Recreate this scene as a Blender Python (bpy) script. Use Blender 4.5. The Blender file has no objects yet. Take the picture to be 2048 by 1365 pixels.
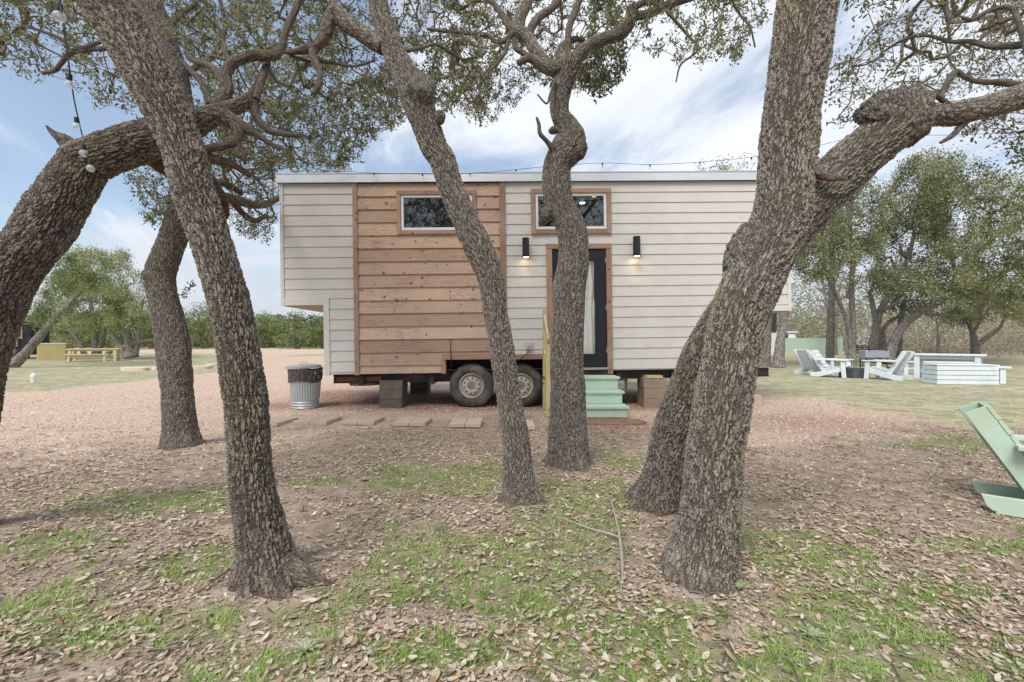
import bpy, math, random
import numpy as np
from mathutils import Vector, Matrix
R = math.radians
random.seed(7)
rng = np.random.default_rng(11)

# ------------------------------------------------------------------ camera
sc = bpy.context.scene
H, FX = 1.16, 910.0           # eye height (m) and focal length (photo pixels, 2048 wide)
cam_d = bpy.data.cameras.new('camera'); cam = bpy.data.objects.new('camera', cam_d)
sc.collection.objects.link(cam); sc.camera = cam
cam.location = (0, 0, H); cam.rotation_euler = (R(90), 0, 0)
cam_d.sensor_width = 36.0; cam_d.lens = 36.0 * FX / 2048.0
cam_d.clip_start = 0.05; cam_d.clip_end = 2000

# ------------------------------------------------------------------ light
SUN_EL, SUN_AZ = 52.0, 205.0     # high, behind the camera and to the left
sun_d = bpy.data.lights.new('sun', 'SUN'); sun_d.energy = 2.4; sun_d.angle = R(28); sun_d.color = (1.0, 0.95, 0.88)
sun = bpy.data.objects.new('sun', sun_d); sc.collection.objects.link(sun)
az = R(SUN_AZ)
sdir = Vector((math.sin(az) * math.cos(R(SUN_EL)), math.cos(az) * math.cos(R(SUN_EL)), math.sin(R(SUN_EL))))
sun.rotation_euler = sdir.to_track_quat('Z', 'Y').to_euler()
w = bpy.data.worlds.new('World'); sc.world = w; w.use_nodes = True
nt = w.node_tree; nt.nodes.clear()
def wn(t, **k):
    n = nt.nodes.new(t)
    for a, b in k.items(): setattr(n, a, b)
    return n
wl = nt.links.new
wout = wn('ShaderNodeOutputWorld'); bg = wn('ShaderNodeBackground'); bg.inputs['Strength'].default_value = 0.115
sky = wn('ShaderNodeTexSky', sky_type='NISHITA', sun_disc=False, sun_elevation=R(SUN_EL), sun_rotation=R(SUN_AZ),
         air_density=1.0, dust_density=1.2, ozone_density=1.6)
tc = wn('ShaderNodeTexCoord'); sep = wn('ShaderNodeSeparateXYZ'); wl(tc.outputs['Generated'], sep.inputs[0])
def wm(op, a, b=None, c=None):
    n = wn('ShaderNodeMath', operation=op)
    for i, v in enumerate((a, b, c)):
        if v is None: continue
        if isinstance(v, (int, float)): n.inputs[i].default_value = v
        else: wl(v, n.inputs[i])
    return n.outputs[0]
zz = wm('ADD', wm('MAXIMUM', sep.outputs[2], 0.0), 0.16)
px_ = wm('DIVIDE', sep.outputs[0], zz); py_ = wm('DIVIDE', sep.outputs[1], zz)
cmb = wn('ShaderNodeCombineXYZ'); wl(px_, cmb.inputs[0]); wl(py_, cmb.inputs[1])
acr = wm('ADD', wm('MULTIPLY', px_, 0.93), wm('MULTIPLY', py_, 0.36)); alo = wm('ADD', wm('MULTIPLY', px_, -0.36), wm('MULTIPLY', py_, 0.93))
cm2 = wn('ShaderNodeCombineXYZ'); wl(acr, cm2.inputs[0]); wl(alo, cm2.inputs[1])
mp = wn('ShaderNodeMapping'); mp.inputs['Scale'].default_value = (1.25, 0.42, 1)
mp.inputs['Location'].default_value = (3.3, 1.2, 0)
wl(cm2.outputs[0], mp.inputs[0])
n1 = wn('ShaderNodeTexNoise'); n1.inputs['Scale'].default_value = 1.7; n1.inputs['Detail'].default_value = 9; n1.inputs['Roughness'].default_value = 0.6
n1.inputs['Distortion'].default_value = 0.55
wl(mp.outputs[0], n1.inputs['Vector'])
n2 = wn('ShaderNodeTexNoise'); n2.inputs['Scale'].default_value = 0.38; n2.inputs['Detail'].default_value = 3
wl(cmb.outputs[0], n2.inputs['Vector'])
# more cloud towards the right (east) and in the centre, clearer blue on the left
side = wn('ShaderNodeMapRange'); side.inputs[1].default_value = -0.80; side.inputs[2].default_value = 0.15
side.inputs[3].default_value = -0.19; side.inputs[4].default_value = 0.09; wl(sep.outputs[0], side.inputs[0])
low = wn('ShaderNodeMapRange'); low.inputs[1].default_value = 0.03; low.inputs[2].default_value = 0.26
low.inputs[3].default_value = 0.34; low.inputs[4].default_value = 0.0; wl(sep.outputs[2], low.inputs[0])
cl = wm('ADD', wm('ADD', wm('ADD', wm('MULTIPLY', n1.outputs[0], 0.75), wm('MULTIPLY', n2.outputs[0], 0.35)), side.outputs[0]), low.outputs[0])
cr = wn('ShaderNodeMapRange', interpolation_type='SMOOTHSTEP'); cr.inputs[1].default_value = 0.45; cr.inputs[2].default_value = 0.64
wl(cl, cr.inputs[0])
# cloud brightness varies softly
cb = wn('ShaderNodeMix', data_type='RGBA'); cb.inputs[6].default_value = (4.5, 4.95, 5.7, 1); cb.inputs[7].default_value = (7.0, 7.15, 7.4, 1)
wl(wm('MULTIPLY_ADD', n1.outputs[0], 2.4, -0.75), cb.inputs[0]); cb.clamp_factor = True
lowc = wn('ShaderNodeMapRange'); lowc.inputs[1].default_value = 0.02; lowc.inputs[2].default_value = 0.36
lowc.inputs[3].default_value = 0.72; lowc.inputs[4].default_value = 0.0; wl(sep.outputs[2], lowc.inputs[0])
cb2 = wn('ShaderNodeMix', data_type='RGBA'); wl(lowc.outputs[0], cb2.inputs[0]); wl(cb.outputs[2], cb2.inputs[6]); cb2.inputs[7].default_value = (3.3, 3.65, 4.3, 1)
skyg = wn('ShaderNodeVectorMath', operation='MULTIPLY'); wl(sky.outputs[0], skyg.inputs[0]); skyg.inputs[1].default_value = (1.15, 1.15, 1.1)
mx = wn('ShaderNodeMix', data_type='RGBA'); wl(wm('MULTIPLY_ADD', cr.outputs[0], 0.73, 0.20), mx.inputs[0]); wl(skyg.outputs[0], mx.inputs[6]); wl(cb2.outputs[2], mx.inputs[7])
wl(mx.outputs[2], bg.inputs['Color']); wl(bg.outputs[0], wout.inputs[0])
sc.view_settings.view_transform = 'Standard'; sc.view_settings.look = 'None'; sc.view_settings.gamma = 1.0
sc.view_settings.exposure = 0.52
sc.cycles.max_bounces = 6; sc.cycles.diffuse_bounces = 3; sc.cycles.transparent_max_bounces = 8
sc.cycles.use_denoising = True

# ------------------------------------------------------------------ helpers
def P(px, py, D):
    "world point seen at photo pixel (px, py) at distance D in front of the lens"
    return np.array([(px - 1024.0) / FX * D, D, H + (683.0 - py) / FX * D])
def GP(px, py):
    "point of the level ground at that pixel"
    D = H * FX / (py - 683.0)
    return P(px, py, D)
def link(o, parent=None):
    sc.collection.objects.link(o)
    if parent is not None: o.parent = parent
    return o
def tag(o, label=None, cat=None, group=None, kind=None):
    for k, v in (('label', label), ('category', cat), ('group', group), ('kind', kind)):
        if v: o[k] = v
    return o
def empty(name, loc=(0, 0, 0), rz=0.0, label=None, cat=None, group=None):
    o = bpy.data.objects.new(name, None); o.location = loc; o.rotation_euler = (0, 0, rz); o.empty_display_size = 0.2
    link(o); return tag(o, label, cat, group)
def mesh(name, V, faces_arrays, mat, parent=None, smooth=False, attrs=None, loc=None):
    me = bpy.data.meshes.new(name); V = np.asarray(V, dtype=np.float32)
    me.vertices.add(len(V)); me.vertices.foreach_set('co', V.ravel())
    loops = np.concatenate([np.asarray(f, dtype=np.int32).ravel() for f in faces_arrays])
    tot = np.concatenate([np.full(len(f), np.asarray(f).shape[1], dtype=np.int32) for f in faces_arrays])
    start = np.concatenate(([0], np.cumsum(tot)[:-1])).astype(np.int32)
    me.loops.add(len(loops)); me.loops.foreach_set('vertex_index', loops)
    me.polygons.add(len(tot)); me.polygons.foreach_set('loop_start', start); me.polygons.foreach_set('loop_total', tot)
    me.polygons.foreach_set('use_smooth', np.full(len(tot), bool(smooth)))
    me.update(calc_edges=True); me.validate()
    for k, a in (attrs or {}).items():
        a = np.asarray(a, dtype=np.float32)
        if a.ndim == 1:
            at = me.attributes.new(k, 'FLOAT', 'POINT'); at.data.foreach_set('value', a)
        else:
            at = me.attributes.new(k, 'FLOAT_VECTOR', 'POINT'); at.data.foreach_set('vector', a.ravel())
    me.materials.append(mat)
    o = bpy.data.objects.new(name, me)
    if loc is not None: o.location = loc
    return link(o, parent)
class MB:
    "collects boxes, prisms and tubes into one mesh"
    def __init__(s): s.v = []; s.f = {}; s.n = 0; s.r = []; s.M = None; s.prims = []
    def add(s, V, F, rnd=None):
        V = np.asarray(V, float)
        if s.M is not None: V = V @ np.array(s.M.to_3x3()).T + np.array(s.M.translation)
        for f in F: s.f.setdefault(len(f), []).append([i + s.n for i in f])
        s.prims.append((V, F, rnd))
        s.v.append(V); s.n += len(V)
        s.r.append(np.full(len(V), random.random() if rnd is None else rnd)); return s
    def box(s, x0, x1, y0, y1, z0, z1, rnd=None):
        V = [(x0, y0, z0), (x1, y0, z0), (x1, y1, z0), (x0, y1, z0), (x0, y0, z1), (x1, y0, z1), (x1, y1, z1), (x0, y1, z1)]
        return s.add(V, [(0, 3, 2, 1), (4, 5, 6, 7), (0, 1, 5, 4), (1, 2, 6, 5), (2, 3, 7, 6), (3, 0, 4, 7)], rnd)
    def obox(s, M, sx, sy, sz):
        V = [(a * sx / 2, b * sy / 2, c * sz / 2) for c in (-1, 1) for a, b in ((-1, -1), (1, -1), (1, 1), (-1, 1))]
        V = np.array(V) @ np.array(M.to_3x3()).T + np.array(M.translation)
        return s.add(V, [(0, 3, 2, 1), (4, 5, 6, 7), (0, 1, 5, 4), (1, 2, 6, 5), (2, 3, 7, 6), (3, 0, 4, 7)])
    def prism(s, poly, y0, y1):
        "polygon in x,z pushed along y (poly counter-clockwise seen from -y)"
        n = len(poly); V = [(x, y0, z) for x, z in poly] + [(x, y1, z) for x, z in poly]
        F = [tuple(range(n)), tuple(range(2 * n - 1, n - 1, -1))] + [(i, i + n, (i + 1) % n + n, (i + 1) % n) for i in range(n)]
        return s.add(V, F)
    def beam(s, a, b, wd, th, up=(0, 0, 1)):
        a, b = Vector(a), Vector(b); d = (b - a); L = d.length; d.normalize()
        u = Vector(up); x = d.cross(u)
        if x.length < 1e-4: x = d.cross(Vector((1, 0, 0)))
        x.normalize(); z = x.cross(d)
        M = Matrix(((x[0], d[0], z[0], 0), (x[1], d[1], z[1], 0), (x[2], d[2], z[2], 0), (0, 0, 0, 1)))
        M.translation = (a + b) / 2
        return s.obox(M, wd, L, th)
    def tube(s, pts, r, n=8, caps=True):
        pts = np.asarray(pts, float); m = len(pts); r = np.broadcast_to(np.asarray(r, float), (m,))
        C, X, Y = frames(pts); t = np.arange(n) / n * 2 * np.pi
        V = (C[:, None, :] + r[:, None, None] * (np.cos(t)[None, :, None] * X[:, None, :] + np.sin(t)[None, :, None] * Y[:, None, :])).reshape(-1, 3)
        F = [(i * n + j, i * n + (j + 1) % n, (i + 1) * n + (j + 1) % n, (i + 1) * n + j) for i in range(m - 1) for j in range(n)]
        if caps: F += [tuple(range(n - 1, -1, -1)), tuple((m - 1) * n + j for j in range(n))]
        return s.add(V, F)
    def lathe(s, prof, n=32, axis='z', c=(0, 0, 0)):
        "profile (r, h) turned round an axis"
        t = np.arange(n) / n * 2 * np.pi; V = []
        for r, h in prof:
            for a in t:
                p = (r * math.cos(a), r * math.sin(a), h)
                if axis == 'y': p = (p[0], p[2], -p[1])
                V.append((p[0] + c[0], p[1] + c[1], p[2] + c[2]))
        m = len(prof)
        F = [(i * n + j, i * n + (j + 1) % n, (i + 1) * n + (j + 1) % n, (i + 1) * n + j) for i in range(m - 1) for j in range(n)]
        F += [tuple(range(n - 1, -1, -1)), tuple((m - 1) * n + j for j in range(n))]
        return s.add(V, F)
    def each(s, name, mat, parent=None, smooth=False, bevel=0.0):
        "every collected solid becomes a part of its own"
        out = []
        for V, F, r in s.prims:
            q = MB(); q.add(V, F, r); out.append(q.build(name, mat, parent, smooth, bevel))
        return out
    def build(s, name, mat, parent=None, smooth=False, bevel=0.0, loc=None):
        V = np.concatenate(s.v)
        o = mesh(name, V, [np.array(f) for f in s.f.values()], mat, parent, smooth, {'rnd': np.concatenate(s.r)}, loc)
        if smooth:
            try: o.data.set_sharp_from_angle(angle=R(38))
            except Exception: pass
        if bevel:
            b = o.modifiers.new('bevel', 'BEVEL'); b.width = bevel; b.segments = 2; b.limit_method = 'ANGLE'; b.angle_limit = R(40)
        return o
def frames(pts):
    m = len(pts); T = np.gradient(pts, axis=0); T /= np.linalg.norm(T, axis=1)[:, None] + 1e-12
    X = np.zeros_like(pts); a = np.array([0., 1., 0.]) if abs(T[0][1]) < 0.9 else np.array([1., 0., 0.])
    x = np.cross(a, T[0]); x /= np.linalg.norm(x)
    for i in range(m):
        x = x - T[i] * np.dot(x, T[i]); x /= np.linalg.norm(x) + 1e-12; X[i] = x
    return pts, X, np.cross(T, X)
def hsh(ix, iy, iz, s):
    n = (ix * 374761393 + iy * 668265263 + iz * 2147483647 + s * 1442695041) & 0xffffffff
    n = ((n ^ (n >> 13)) * 1274126177) & 0xffffffff
    return ((n ^ (n >> 16)) & 0xffff) / 65535.0
def vnoise(x, y, z=0.0, s=0):
    x, y, z = np.broadcast_arrays(np.asarray(x, float), np.asarray(y, float), np.asarray(z, float))
    ix, iy, iz = (np.floor(a).astype(np.int64) for a in (x, y, z))
    fx, fy, fz = x - ix, y - iy, z - iz
    fx, fy, fz = (f * f * (3 - 2 * f) for f in (fx, fy, fz)); o = 0
    for a in (0, 1):
        for b in (0, 1):
            for c in (0, 1):
                o = o + hsh(ix + a, iy + b, iz + c, s) * (fx if a else 1 - fx) * (fy if b else 1 - fy) * (fz if c else 1 - fz)
    return o
def fbm(x, y, z=0.0, s=0, oc=4):
    o = 0; a = 0.5; t = 0
    for i in range(oc):
        k = 2.03 ** i; o = o + a * vnoise(np.asarray(x) * k, np.asarray(y) * k, np.asarray(z) * k, s + i * 17); t += a; a *= 0.5
    return o / t
def sstep(a, b, x):
    t = np.clip((x - a) / (b - a), 0, 1); return t * t * (3 - 2 * t)
def catmull(pts, ds):
    pts = np.asarray(pts, float); n = len(pts)
    if n < 3:
        L = np.linalg.norm(pts[1, :3] - pts[0, :3]); k = max(2, int(L / ds))
        return pts[0] + (pts[1] - pts[0]) * np.linspace(0, 1, k)[:, None]
    Q = np.vstack([2 * pts[0] - pts[1], pts, 2 * pts[-1] - pts[-2]]); out = []
    for i in range(1, n):
        p0, p1, p2, p3 = Q[i - 1], Q[i], Q[i + 1], Q[i + 2]
        k = max(2, int(np.linalg.norm(p2[:3] - p1[:3]) / ds)); t = np.linspace(0, 1, k, endpoint=False)[:, None]
        out.append(0.5 * ((2 * p1) + (-p0 + p2) * t + (2 * p0 - 5 * p1 + 4 * p2 - p3) * t ** 2 + (-p0 + 3 * p1 - 3 * p2 + p3) * t ** 3))
    out.append(pts[-1:]); return np.vstack(out)

# ------------------------------------------------------------------ materials
class NM:
    def __init__(s, name, rough=0.8, spec=0.3):
        s.m = bpy.data.materials.new(name); s.m.use_nodes = True; s.t = s.m.node_tree; s.t.nodes.clear()
        s.out = s.n('ShaderNodeOutputMaterial'); s.b = s.n('ShaderNodeBsdfPrincipled'); s.l(s.b.outputs[0], s.out.inputs[0])
        s.b.inputs['Roughness'].default_value = rough; s.b.inputs['Specular IOR Level'].default_value = spec
    def n(s, t, **k):
        x = s.t.nodes.new(t)
        for a, b in k.items(): setattr(x, a, b)
        return x
    def l(s, a, b): s.t.links.new(a, b)
    def put(s, sock, v):
        if v is None: return
        if isinstance(v, bpy.types.NodeSocket): s.l(v, sock)
        elif isinstance(v, (tuple, list)) and len(v) == 3 and sock.type == 'RGBA': sock.default_value = (*v, 1)
        else: sock.default_value = v
    def math(s, op, a, b=None, c=None, clamp=False):
        x = s.n('ShaderNodeMath', operation=op); x.use_clamp = clamp
        for i, v in enumerate((a, b, c)): s.put(x.inputs[i], v)
        return x.outputs[0]
    def mix(s, f, a, b, mode='MIX'):
        x = s.n('ShaderNodeMix', data_type='RGBA', blend_type=mode); s.put(x.inputs[0], f); s.put(x.inputs[6], a); s.put(x.inputs[7], b); return x.outputs[2]
    def rng(s, v, a, b, c=0.0, d=1.0, sm=False):
        x = s.n('ShaderNodeMapRange'); x.interpolation_type = 'SMOOTHSTEP' if sm else 'LINEAR'
        s.put(x.inputs[0], v)
        for i, q in enumerate((a, b, c, d)): s.put(x.inputs[i + 1], q)
        return x.outputs[0]
    def obj(s): return s.n('ShaderNodeTexCoord').outputs['Object']
    def map(s, v, scale=(1, 1, 1), loc=(0, 0, 0), rot=(0, 0, 0)):
        x = s.n('ShaderNodeMapping'); s.l(v, x.inputs[0]); x.inputs['Scale'].default_value = scale
        s.put(x.inputs['Location'], loc); x.inputs['Rotation'].default_value = rot; return x.outputs[0]
    def noise(s, v, scale, detail=4, rough=0.55, dist=0.0, col=False):
        x = s.n('ShaderNodeTexNoise'); s.l(v, x.inputs['Vector']); x.inputs['Scale'].default_value = scale
        x.inputs['Detail'].default_value = detail; x.inputs['Roughness'].default_value = rough; x.inputs['Distortion'].default_value = dist
        return x.outputs[1 if col else 0]
    def voro(s, v, scale, feature='F1', out='Distance', rand=1.0):
        x = s.n('ShaderNodeTexVoronoi', feature=feature); s.l(v, x.inputs['Vector']); x.inputs['Scale'].default_value = scale
        x.inputs['Randomness'].default_value = rand; return x.outputs[out]
    def attr(s, name, vec=False):
        x = s.n('ShaderNodeAttribute'); x.attribute_name = name; return x.outputs['Vector' if vec else 'Fac']
    def bump(s, h, dist=0.01, strength=1.0, normal=None):
        x = s.n('ShaderNodeBump'); s.l(h, x.inputs['Height']); x.inputs['Distance'].default_value = dist; x.inputs['Strength'].default_value = strength
        if normal is not None: s.l(normal, x.inputs['Normal'])
        s.l(x.outputs[0], s.b.inputs['Normal']); return x.outputs[0]
    def col(s, v): s.put(s.b.inputs['Base Color'], v)
def plain(name, c, rough=0.6, spec=0.3, metal=0.0, var=0.15, bump=0.0, nscale=12.0, dirt=None):
    m = NM(name, rough, spec); v = m.obj()
    n = m.noise(v, nscale, 5, 0.6); big = m.noise(v, nscale * 0.15 + 0.5, 3)
    f = m.math('MULTIPLY_ADD', m.math('ADD', n, big), 0.5, 0.0)
    lo = tuple(x * (1 - var) for x in c); hi = tuple(min(1, x * (1 + var)) for x in c)
    cc = m.mix(m.rng(f, 0.3, 0.7), lo, hi)
    if dirt: cc = m.mix(m.rng(m.noise(v, 3.0, 6, 0.65), 0.48, 0.72), cc, dirt)
    m.col(cc); m.b.inputs['Metallic'].default_value = metal
    if bump: m.bump(n, bump, 0.6)
    m.l(m.rng(n, 0.2, 0.8, max(0.05, rough - 0.12), min(1, rough + 0.12)), m.b.inputs['Roughness'])
    return m.m

def bark_mat(name, light, dark, depth, sc_around, sc_along, red=(0.16, 0.07, 0.04), disp=True):
    m = NM(name, 0.93, 0.12); bc = m.attr('bark', True)
    wob = m.noise(bc, 30.0, 4, 0.65, col=True)
    x = m.n('ShaderNodeVectorMath', operation='MULTIPLY_ADD'); m.l(wob, x.inputs[0]); x.inputs[1].default_value = (0.024, 0.024, 0.05); m.l(bc, x.inputs[2])
    v = m.map(x.outputs[0], (sc_around, sc_around, sc_along))
    d = m.voro(v, 1.0, 'DISTANCE_TO_EDGE', 'Distance')
    cell = m.voro(v, 1.0, 'F1', 'Color')
    v2 = m.map(x.outputs[0], (sc_around * 1.5, sc_around * 1.5, sc_along * 4.2)); d2 = m.voro(v2, 1.0, 'DISTANCE_TO_EDGE', 'Distance')
    fine = m.noise(m.map(bc, (90, 90, 45)), 1.0, 4, 0.65)
    rdg = m.noise(m.map(x.outputs[0], (sc_around * 0.74, sc_around * 0.74, sc_along * 0.62)), 1.0, 2, 0.5)
    rdg = m.rng(m.math('ABSOLUTE', m.math('SUBTRACT', rdg, 0.5)), 0.008, 0.085)
    plate = m.math('MULTIPLY', m.rng(rdg, 0.0, 1.0, 0.0, 1.0, True), m.math('MULTIPLY_ADD', m.rng(d, 0.01, 0.16, 0.0, 1.0, True), 0.62, 0.38))
    cs = m.n('ShaderNodeSeparateColor'); m.l(cell, cs.inputs[0])
    h = m.math('ADD', m.math('MULTIPLY', plate, m.math('MULTIPLY_ADD', cs.outputs[0], 0.35, 0.65)),
               m.math('ADD', m.math('MULTIPLY', m.rng(d2, 0.0, 0.16), 0.30), m.math('MULTIPLY', fine, 0.35)))
    base = m.mix(m.math('MULTIPLY_ADD', cs.outputs[1], 0.3, m.math('MULTIPLY', fine, 0.7)), tuple(c * 0.66 for c in light), tuple(min(1, c * 1.2) for c in light))
    patch = m.noise(bc, 2.2, 3)
    base = m.mix(m.rng(patch, 0.42, 0.68), base, (light[0] * 0.92, light[1] * 0.90, light[2] * 0.74))
    inner = m.mix(m.math('MULTIPLY', fine, 0.5), dark, tuple(c * 1.8 for c in dark))
    c = m.mix(m.math('MULTIPLY_ADD', plate, 0.85, 0.15), inner, base)
    c = m.mix(m.rng(m.attr('dsc'), 0.18, 0.6, 0.72, 0.0), c, (0.085, 0.07, 0.058))  # thin limbs painted darker to stand in for the light they lack
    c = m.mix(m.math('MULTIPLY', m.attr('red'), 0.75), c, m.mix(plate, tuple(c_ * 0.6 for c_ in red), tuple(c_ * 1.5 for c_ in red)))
    lich = m.noise(m.map(bc, (7, 7, 5)), 1.0, 5, 0.7)
    c = m.mix(m.math('MULTIPLY', m.rng(lich, 0.60, 0.70, 0.0, 0.55), plate), c, (0.44, 0.45, 0.39))
    dk = m.noise(m.map(bc, (3.2, 3.2, 1.1)), 1.0, 3, 0.6); c = m.mix(m.rng(dk, 0.55, 0.72, 0.0, 0.40), c, (0.115, 0.095, 0.08))
    c = m.mix(m.math('MULTIPLY', m.attr('moss'), m.rng(fine, 0.35, 0.6)), c, (0.27, 0.28, 0.235))
    c = m.mix(m.math('MULTIPLY', m.attr('soil'), 0.8), c, (0.20, 0.145, 0.11))
    m.col(c)
    if disp:
        dn = m.n('ShaderNodeDisplacement'); m.l(m.math('MULTIPLY', m.math('SUBTRACT', h, 0.7), m.attr('dsc')), dn.inputs['Height']); dn.inputs['Midlevel'].default_value = 0.0; dn.inputs['Scale'].default_value = depth
        m.l(dn.outputs[0], m.out.inputs['Displacement']); m.m.displacement_method = 'BOTH'
    else: m.bump(h, depth, 1.0)
    return m.m
def leaf_mat(name, cols, trans=0.35, rough=0.55):
    m = NM(name, rough, 0.35); r = m.attr('rnd')
    cr = m.n('ShaderNodeValToRGB'); m.l(r, cr.inputs[0]); e = cr.color_ramp.elements
    e[0].position = 0; e[0].color = (*cols[0], 1); e[1].position = 1; e[1].color = (*cols[-1], 1)
    for i, c in enumerate(cols[1:-1]):
        q = e.new((i + 1) / (len(cols) - 1)); q.color = (*c, 1)
    m.col(cr.outputs[0])
    if trans:
        tr = m.n('ShaderNodeBsdfTranslucent'); m.l(m.mix(1.0, cr.outputs[0], (1.25, 1.3, 0.75), 'MULTIPLY'), tr.inputs[0])
        ms = m.n('ShaderNodeMixShader'); ms.inputs[0].default_value = trans; m.l(m.b.outputs[0], ms.inputs[1]); m.l(tr.outputs[0], ms.inputs[2]); m.l(ms.outputs[0], m.out.inputs[0])
    return m.m

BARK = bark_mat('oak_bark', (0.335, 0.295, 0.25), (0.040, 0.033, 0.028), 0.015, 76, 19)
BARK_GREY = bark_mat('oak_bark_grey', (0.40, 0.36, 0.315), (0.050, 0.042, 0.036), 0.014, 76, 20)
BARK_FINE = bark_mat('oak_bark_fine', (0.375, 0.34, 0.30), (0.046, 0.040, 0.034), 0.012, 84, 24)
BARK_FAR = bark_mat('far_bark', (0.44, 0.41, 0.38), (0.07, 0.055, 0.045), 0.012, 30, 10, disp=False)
TWIG = plain('twig_bark', (0.17, 0.15, 0.125), 0.9, 0.1, var=0.35, nscale=30)
OAKLEAF = leaf_mat('oak_leaf', [(0.055, 0.06, 0.038), (0.11, 0.115, 0.07), (0.18, 0.18, 0.115), (0.26, 0.23, 0.11), (0.31, 0.325, 0.24)], 0.36, 0.5)
FAROAKLEAF = leaf_mat('far_oak_leaf', [(0.07, 0.08, 0.042), (0.155, 0.175, 0.085), (0.25, 0.265, 0.14), (0.37, 0.37, 0.23)], 0.34)
JUNLEAF = leaf_mat('juniper_leaf', [(0.05, 0.075, 0.035), (0.12, 0.175, 0.065), (0.20, 0.27, 0.095), (0.34, 0.34, 0.11), (0.40, 0.39, 0.29)], 0.28)
BRUSH = leaf_mat('brush_leaf', [(0.24, 0.22, 0.18), (0.30, 0.285, 0.22), (0.28, 0.30, 0.20), (0.40, 0.36, 0.30)], 0.3)
LITTER = leaf_mat('dry_leaf', [(0.12, 0.085, 0.058), (0.28, 0.225, 0.16), (0.43, 0.37, 0.285), (0.57, 0.51, 0.41), (0.34, 0.20, 0.11), (0.66, 0.61, 0.51)], 0.12, 0.6)
GRASSM = leaf_mat('grass_blade', [(0.16, 0.26, 0.055), (0.26, 0.40, 0.09), (0.38, 0.51, 0.17), (0.52, 0.55, 0.30)], 0.38, 0.5)

# ------------------------------------------------------------------ ground
TREE_BASES = []     # (x, y, radius) filled from the pixel traces below
for px, py, r in ((540, 1170, .17), (1042, 1012, .13), (1137, 936, .16), (1403, 1168, .20), (1322, 1008, .17), (360, 896, .22)):
    g = GP(px, py); TREE_BASES.append((g[0], g[1], r))
TREE_BASES.append((-3.12, 2.65, .22))
def gh(x, y):
    "height of the ground"
    x = np.asarray(x, float); y = np.asarray(y, float)
    near = sstep(14, 7, np.hypot(x, y))
    z = (fbm(x * 0.9, y * 0.9, s=3, oc=3) - 0.5) * 0.05 * near + (fbm(x * 5, y * 5, s=5, oc=3) - 0.5) * 0.022 * near
    under = sstep(6.3, 6.9, y) * sstep(11.5, 10.8, y) * sstep(6.5, 5.5, np.abs(x))
    z = z * (1 - 0.75 * under)
    for bx, by, r in TREE_BASES:
        d = np.hypot(x - bx, y - by); z = z + 0.045 * np.exp(-np.maximum(d - r * 0.6, 0) ** 2 / 0.05)
    return z - 0.008
def far_island(x, y):
    "grass at the far left, with the pink gravel drive round it"
    n = (fbm(x * 0.3, y * 0.3, s=21) - 0.5) * 1.6
    a = sstep(0.25, -0.25, x + 11.0 + n * 0.5 + np.maximum(y - 19, 0) * 0.71) * sstep(10.0, 10.8, y + n) * sstep(44, 42, y + n)
    b = sstep(1.0, 0.85, np.hypot((x + 16.2) / 2.6, (y - 39 - n) / 5.0))
    c = sstep(1.0, 0.8, np.hypot((x + 8.2 + n * .3) / 1.6, (y - 19.5) / 1.3))
    return np.clip(a + b + c, 0, 1)
def right_lawn(x, y):
    n = (fbm(x * 0.5, y * 0.5, s=33) - 0.5) * 2.2
    line = np.interp(y, [0, 5.5, 6.5, 8.0, 9.2, 10.5, 14, 30], [9, 6.6, 5.9, 6.5, 6.4, 5.2, -2, -6])
    n2 = (fbm(x * 2.6, y * 2.6, s=35) - 0.5) * 3
    return sstep(-0.5, 0.5, x - line + n * 0.8 + n2 * 0.6)
def litter_zone(x, y):
    "1 where the leaf litter under the oaks lies thick"
    n = (fbm(x * 0.7, y * 0.7, s=41) - 0.5) * 2.0
    lim = np.interp(x, [-9, -5.5, -3.0, -1.5, 0, 1.6, 2.6, 4, 7], [4.2, 4.5, 5.0, 6.0, 6.9, 6.7, 5.0, 5.4, 6.4])
    n2 = (fbm(x * 3.5, y * 3.5, s=43) - 0.5) * 2.6
    return sstep(0.8, -0.8, y - lim + n * 0.7 + n2 * 0.5)
SPOTS = [(850, 960, .9, .5), (1180, 985, .55, .5), (1230, 925, .5, .4), (1540, 1085, .5, .3), (1600, 1130, .6, .25), (1700, 1200, .7, .25), (1100, 1030, .5, .35),
         (950, 1120, .7, .45), (1090, 1190, .6, .3), (1250, 1270, .5, .2), (700, 1190, .35, .12), (640, 1240, .3, .15), (250, 1010, .8, .35), (400, 1000, .45, .4), (390, 1130, .5, .25), (130, 1090, .35, .2),
         (80, 1210, .35, .15), (220, 1260, .4, .15), (380, 1250, .35, .15), (560, 1330, .4, .12), (900, 1290, .7, .2), (1450, 1330, .5, .15), (1800, 1300, .6, .2), (1950, 1320, .5, .2),
         (1190, 1345, .35, .1), (1000, 1270, .35, .2), (1640, 1310, .4, .15), (1450, 1190, .12, .06), (1900, 890, .6, .5), (1960, 1090, .3, .15), (930, 940, .5, .2), (1350, 1230, .4, .15)]
def grass_near(x, y):
    x = np.asarray(x, float); y = np.asarray(y, float); m = np.zeros(np.broadcast(x, y).shape)
    for px, py, a, b in SPOTS:
        g = GP(px, py); m = np.maximum(m, np.exp(-(((x - g[0]) / a) ** 2 + ((y - g[1]) / b) ** 2)))
    n = fbm(x * 3.2, y * 3.2, s=55); f = fbm(x * 9, y * 9, s=57, oc=3)
    v = m * 0.74 + (n - 0.5) * 0.9 + (f - 0.5) * 0.6
    for bx, by, r in TREE_BASES:
        v = v - 0.5 * np.exp(-((x - bx) ** 2 + (y - by) ** 2) / (r * 1.7) ** 2)
    return sstep(0.22, 0.45, v) * sstep(7.2, 5.6, y - 0.25 * x * 0)
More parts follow.
